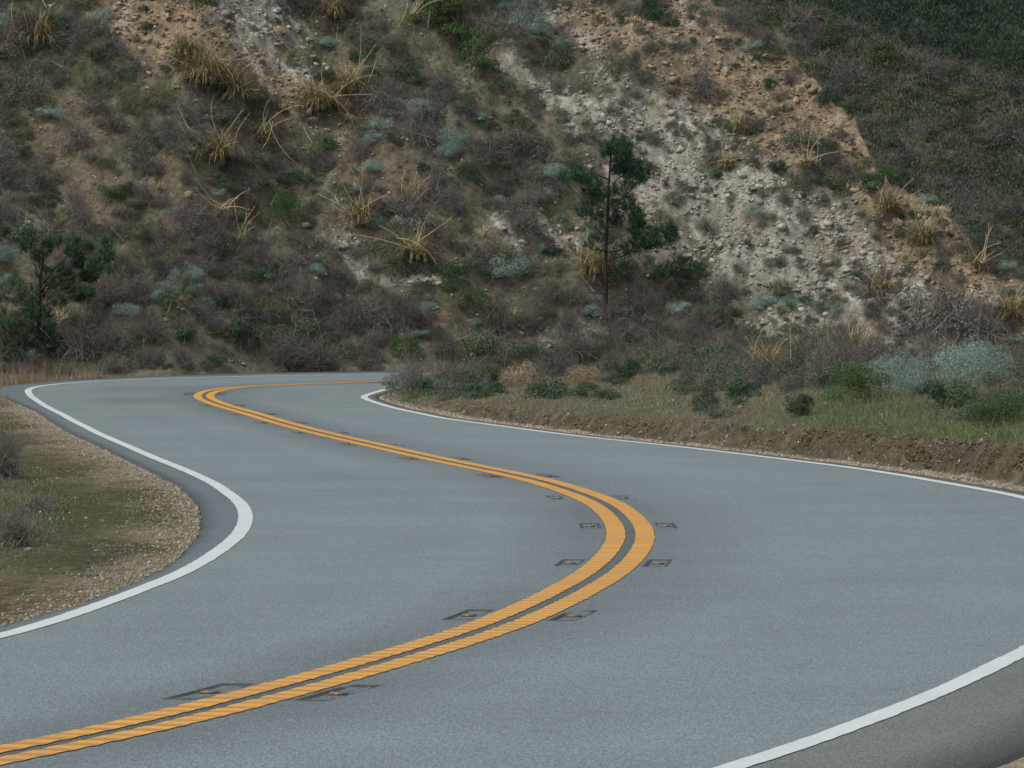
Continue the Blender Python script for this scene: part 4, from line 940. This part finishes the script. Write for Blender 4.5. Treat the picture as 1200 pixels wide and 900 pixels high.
# shrubs on the right bank
n = 5200; x = rng.uniform(-2.5, 11, n); y = rng.uniform(58, 122, n); z, off, idx, sR, sL = hfun(x, y, False, True); px, py = project(x, y, z)
BZ = [(490,446,720,430,15,1),(455,450,560,455,9,.8),(560,456,680,462,10,.35),(760,420,900,440,34,1),(900,430,1200,440,26,.9),(480,440,560,458,18,.9),(700,425,760,440,20,.8),(1100,480,1200,480,30,.5),(560,430,700,425,14,.6),(790,450,830,480,12,.4)]
d = capsules(px, py, BZ); c2 = 0
BK = [(f[1], f[2] + (12 if f[0] == 'tan' else 0), f[3] * (.55 if f[0] == 'tan' else .2), f[3] * (.9 if f[0] == 'tan' else .3)) for f in FEAT if f[2] > 400]
for i in range(n):
    if any(abs(px[i] - a) < ww + 2 and -hh < py[i] - b < 14 for a, b, ww, hh in BK): continue
    if sR[i] < (.6 if px[i] < 720 else 1.0) or rng.random() > d[i] * (.42 if px[i] < 720 else .16) + .008 or not 430 < px[i] < 1240: continue
    k = ('purple', 'grey', 'thicket' if px[i] > 760 else 'dull', 'dull', 'dark', 'drygrass')[rng.choice(6, p=[.26, .2, .04, .26, .14, .1])]
    if px[i] < 720 and rng.random() < .7: k = ('dull', 'dark', 'dull', 'sage', 'green', 'grey')[rng.choice(6, p=[.34, .26, .1, .12, .05, .13])]
    if px[i] > 1080 and py[i] > 455: k = 'green' if rng.random() < .6 else 'dull'
    sc = rng.uniform(.45, 1.05) * (.55 if d[i] < .3 else 1) * (1.15 if px[i] < 720 else 1); c2 += 1
    o = put(k, x[i], y[i], z[i], sc, '', GRP[k] + ' on the roadside bank', sz=rng.uniform(.9, 1.35))
    TODO.append((o, 'bankside ' + WORD[k], px[i], py[i], sc))
hedge = rng.uniform(-2.2, 4.6, 60); hy_ = rng.uniform(111.5, 117.5, 60)
hz_, ho_, hi2, hR_, hL_ = hfun(hedge, hy_, False, True)
for a, b, c3, r3 in zip(hedge, hy_, hz_, hR_):                      # the bushes that hide the road beyond the bend
    if r3 < .35: continue
    if any(abs(project(a, b, c3)[0] - q_) < 34 for q_ in (612, 684)) and b < 117: continue
    k = ('dull', 'dark', 'olive', 'green', 'purple')[rng.choice(5, p=[.36, .24, .16, .10, .14])]; p_ = project(a, b, c3); sc = rng.uniform(.6, 1.15)
    if any(abs(p_[0] - f_[1]) < f_[3] * .5 and b < 119 for f_ in FEAT if f_[0] == 'tan'): continue
    TODO.append((put(k, a, b, c3, sc, '', GRP[k] + ' on the roadside bank', sz=rng.uniform(1.0, 1.4)), 'bankside ' + WORD[k], p_[0], p_[1], sc))

# ------------------------------------------------------------------ scrub masses of the hills behind
def mass(name, n, x0, x1, y0, y1, zf, pl, leafn, r, leaf, ns):
    x = rng.uniform(x0, x1, n); y = rng.uniform(y0, y1, n); z = zf(x, y); px, py = project(x, y, z)
    kp = (px > 700) & (px < 1260) & (py < 420) & (py > -40); x, y, z = x[kp], y[kp], z[kp]
    f = fbm(x * ns, z * ns * 1.3, 4, 261); g = np.clip(((f + .5 + rng.normal(size=len(x)) * .22) * len(pl)).astype(int), 0, len(pl) - 1)
    col = pl[g] * rng.uniform(.9, 1.1, len(x))[:, None] * (1 + .30 * fbm(x * ns * 3, z * ns * 4, 3, 263))[:, None]
    clumps(name, x, y, z, col, leafn, rng.uniform(.55, 1.3, len(x)) * r, leaf, rng, M_leaf, .6, .16, kind='stuff')
mass('distant_scrub', 15500, 3, 24, 222, 250, z_mid, np.r_[P_PURP * .7, P_GREY * .68, P_DULL * .7, P_DULL * .75, pal((76,88,58),(84,92,64)), P_DULL * .75, P_GREY * .7], 26, .46, .042, .35)
XM = rng.uniform(5, 23, 900); YM = rng.uniform(224, 247, 900); ZM = z_mid(XM, YM); cm = 0
for a, b, c3 in zip(XM, YM, ZM):                                    # the larger bushes that stand out of the scrub
    p_ = project(a, b, c3)
    if not (820 < p_[0] < 1215 and -15 < p_[1] < 370) or b > 226 + (c3 + 1) / .55 or cm >= 150: continue
    if a < np.interp(c3, [0, 3, 5, 8.5, 14], [19, 15.5, 13, 9.5, 7]) - .5: continue
    k = ('dull', 'dark', 'purple', 'grey', 'olive', 'green')[rng.choice(6, p=[.3, .12, .2, .16, .16, .06])]; sc = float(np.clip(rng.lognormal(.35, .35), .8, 2.6)); cm += 1
    o = put(k, a, b, c3, sc, '', GRP[k] + ' on the farther hill', sz=rng.uniform(.7, 1.1), sink=.06); o.name = 'hill_bush'
    TODO.append((o, 'farther hill ' + WORD[k], p_[0], p_[1], sc))
mass('far_wood', 9000, 20, 60, 538, 590, z_far, np.r_[P_DARK * .85, P_DULL * .8, P_DARK, pal((60,78,66))], 20, 1.1, .12, .12)

label_all()
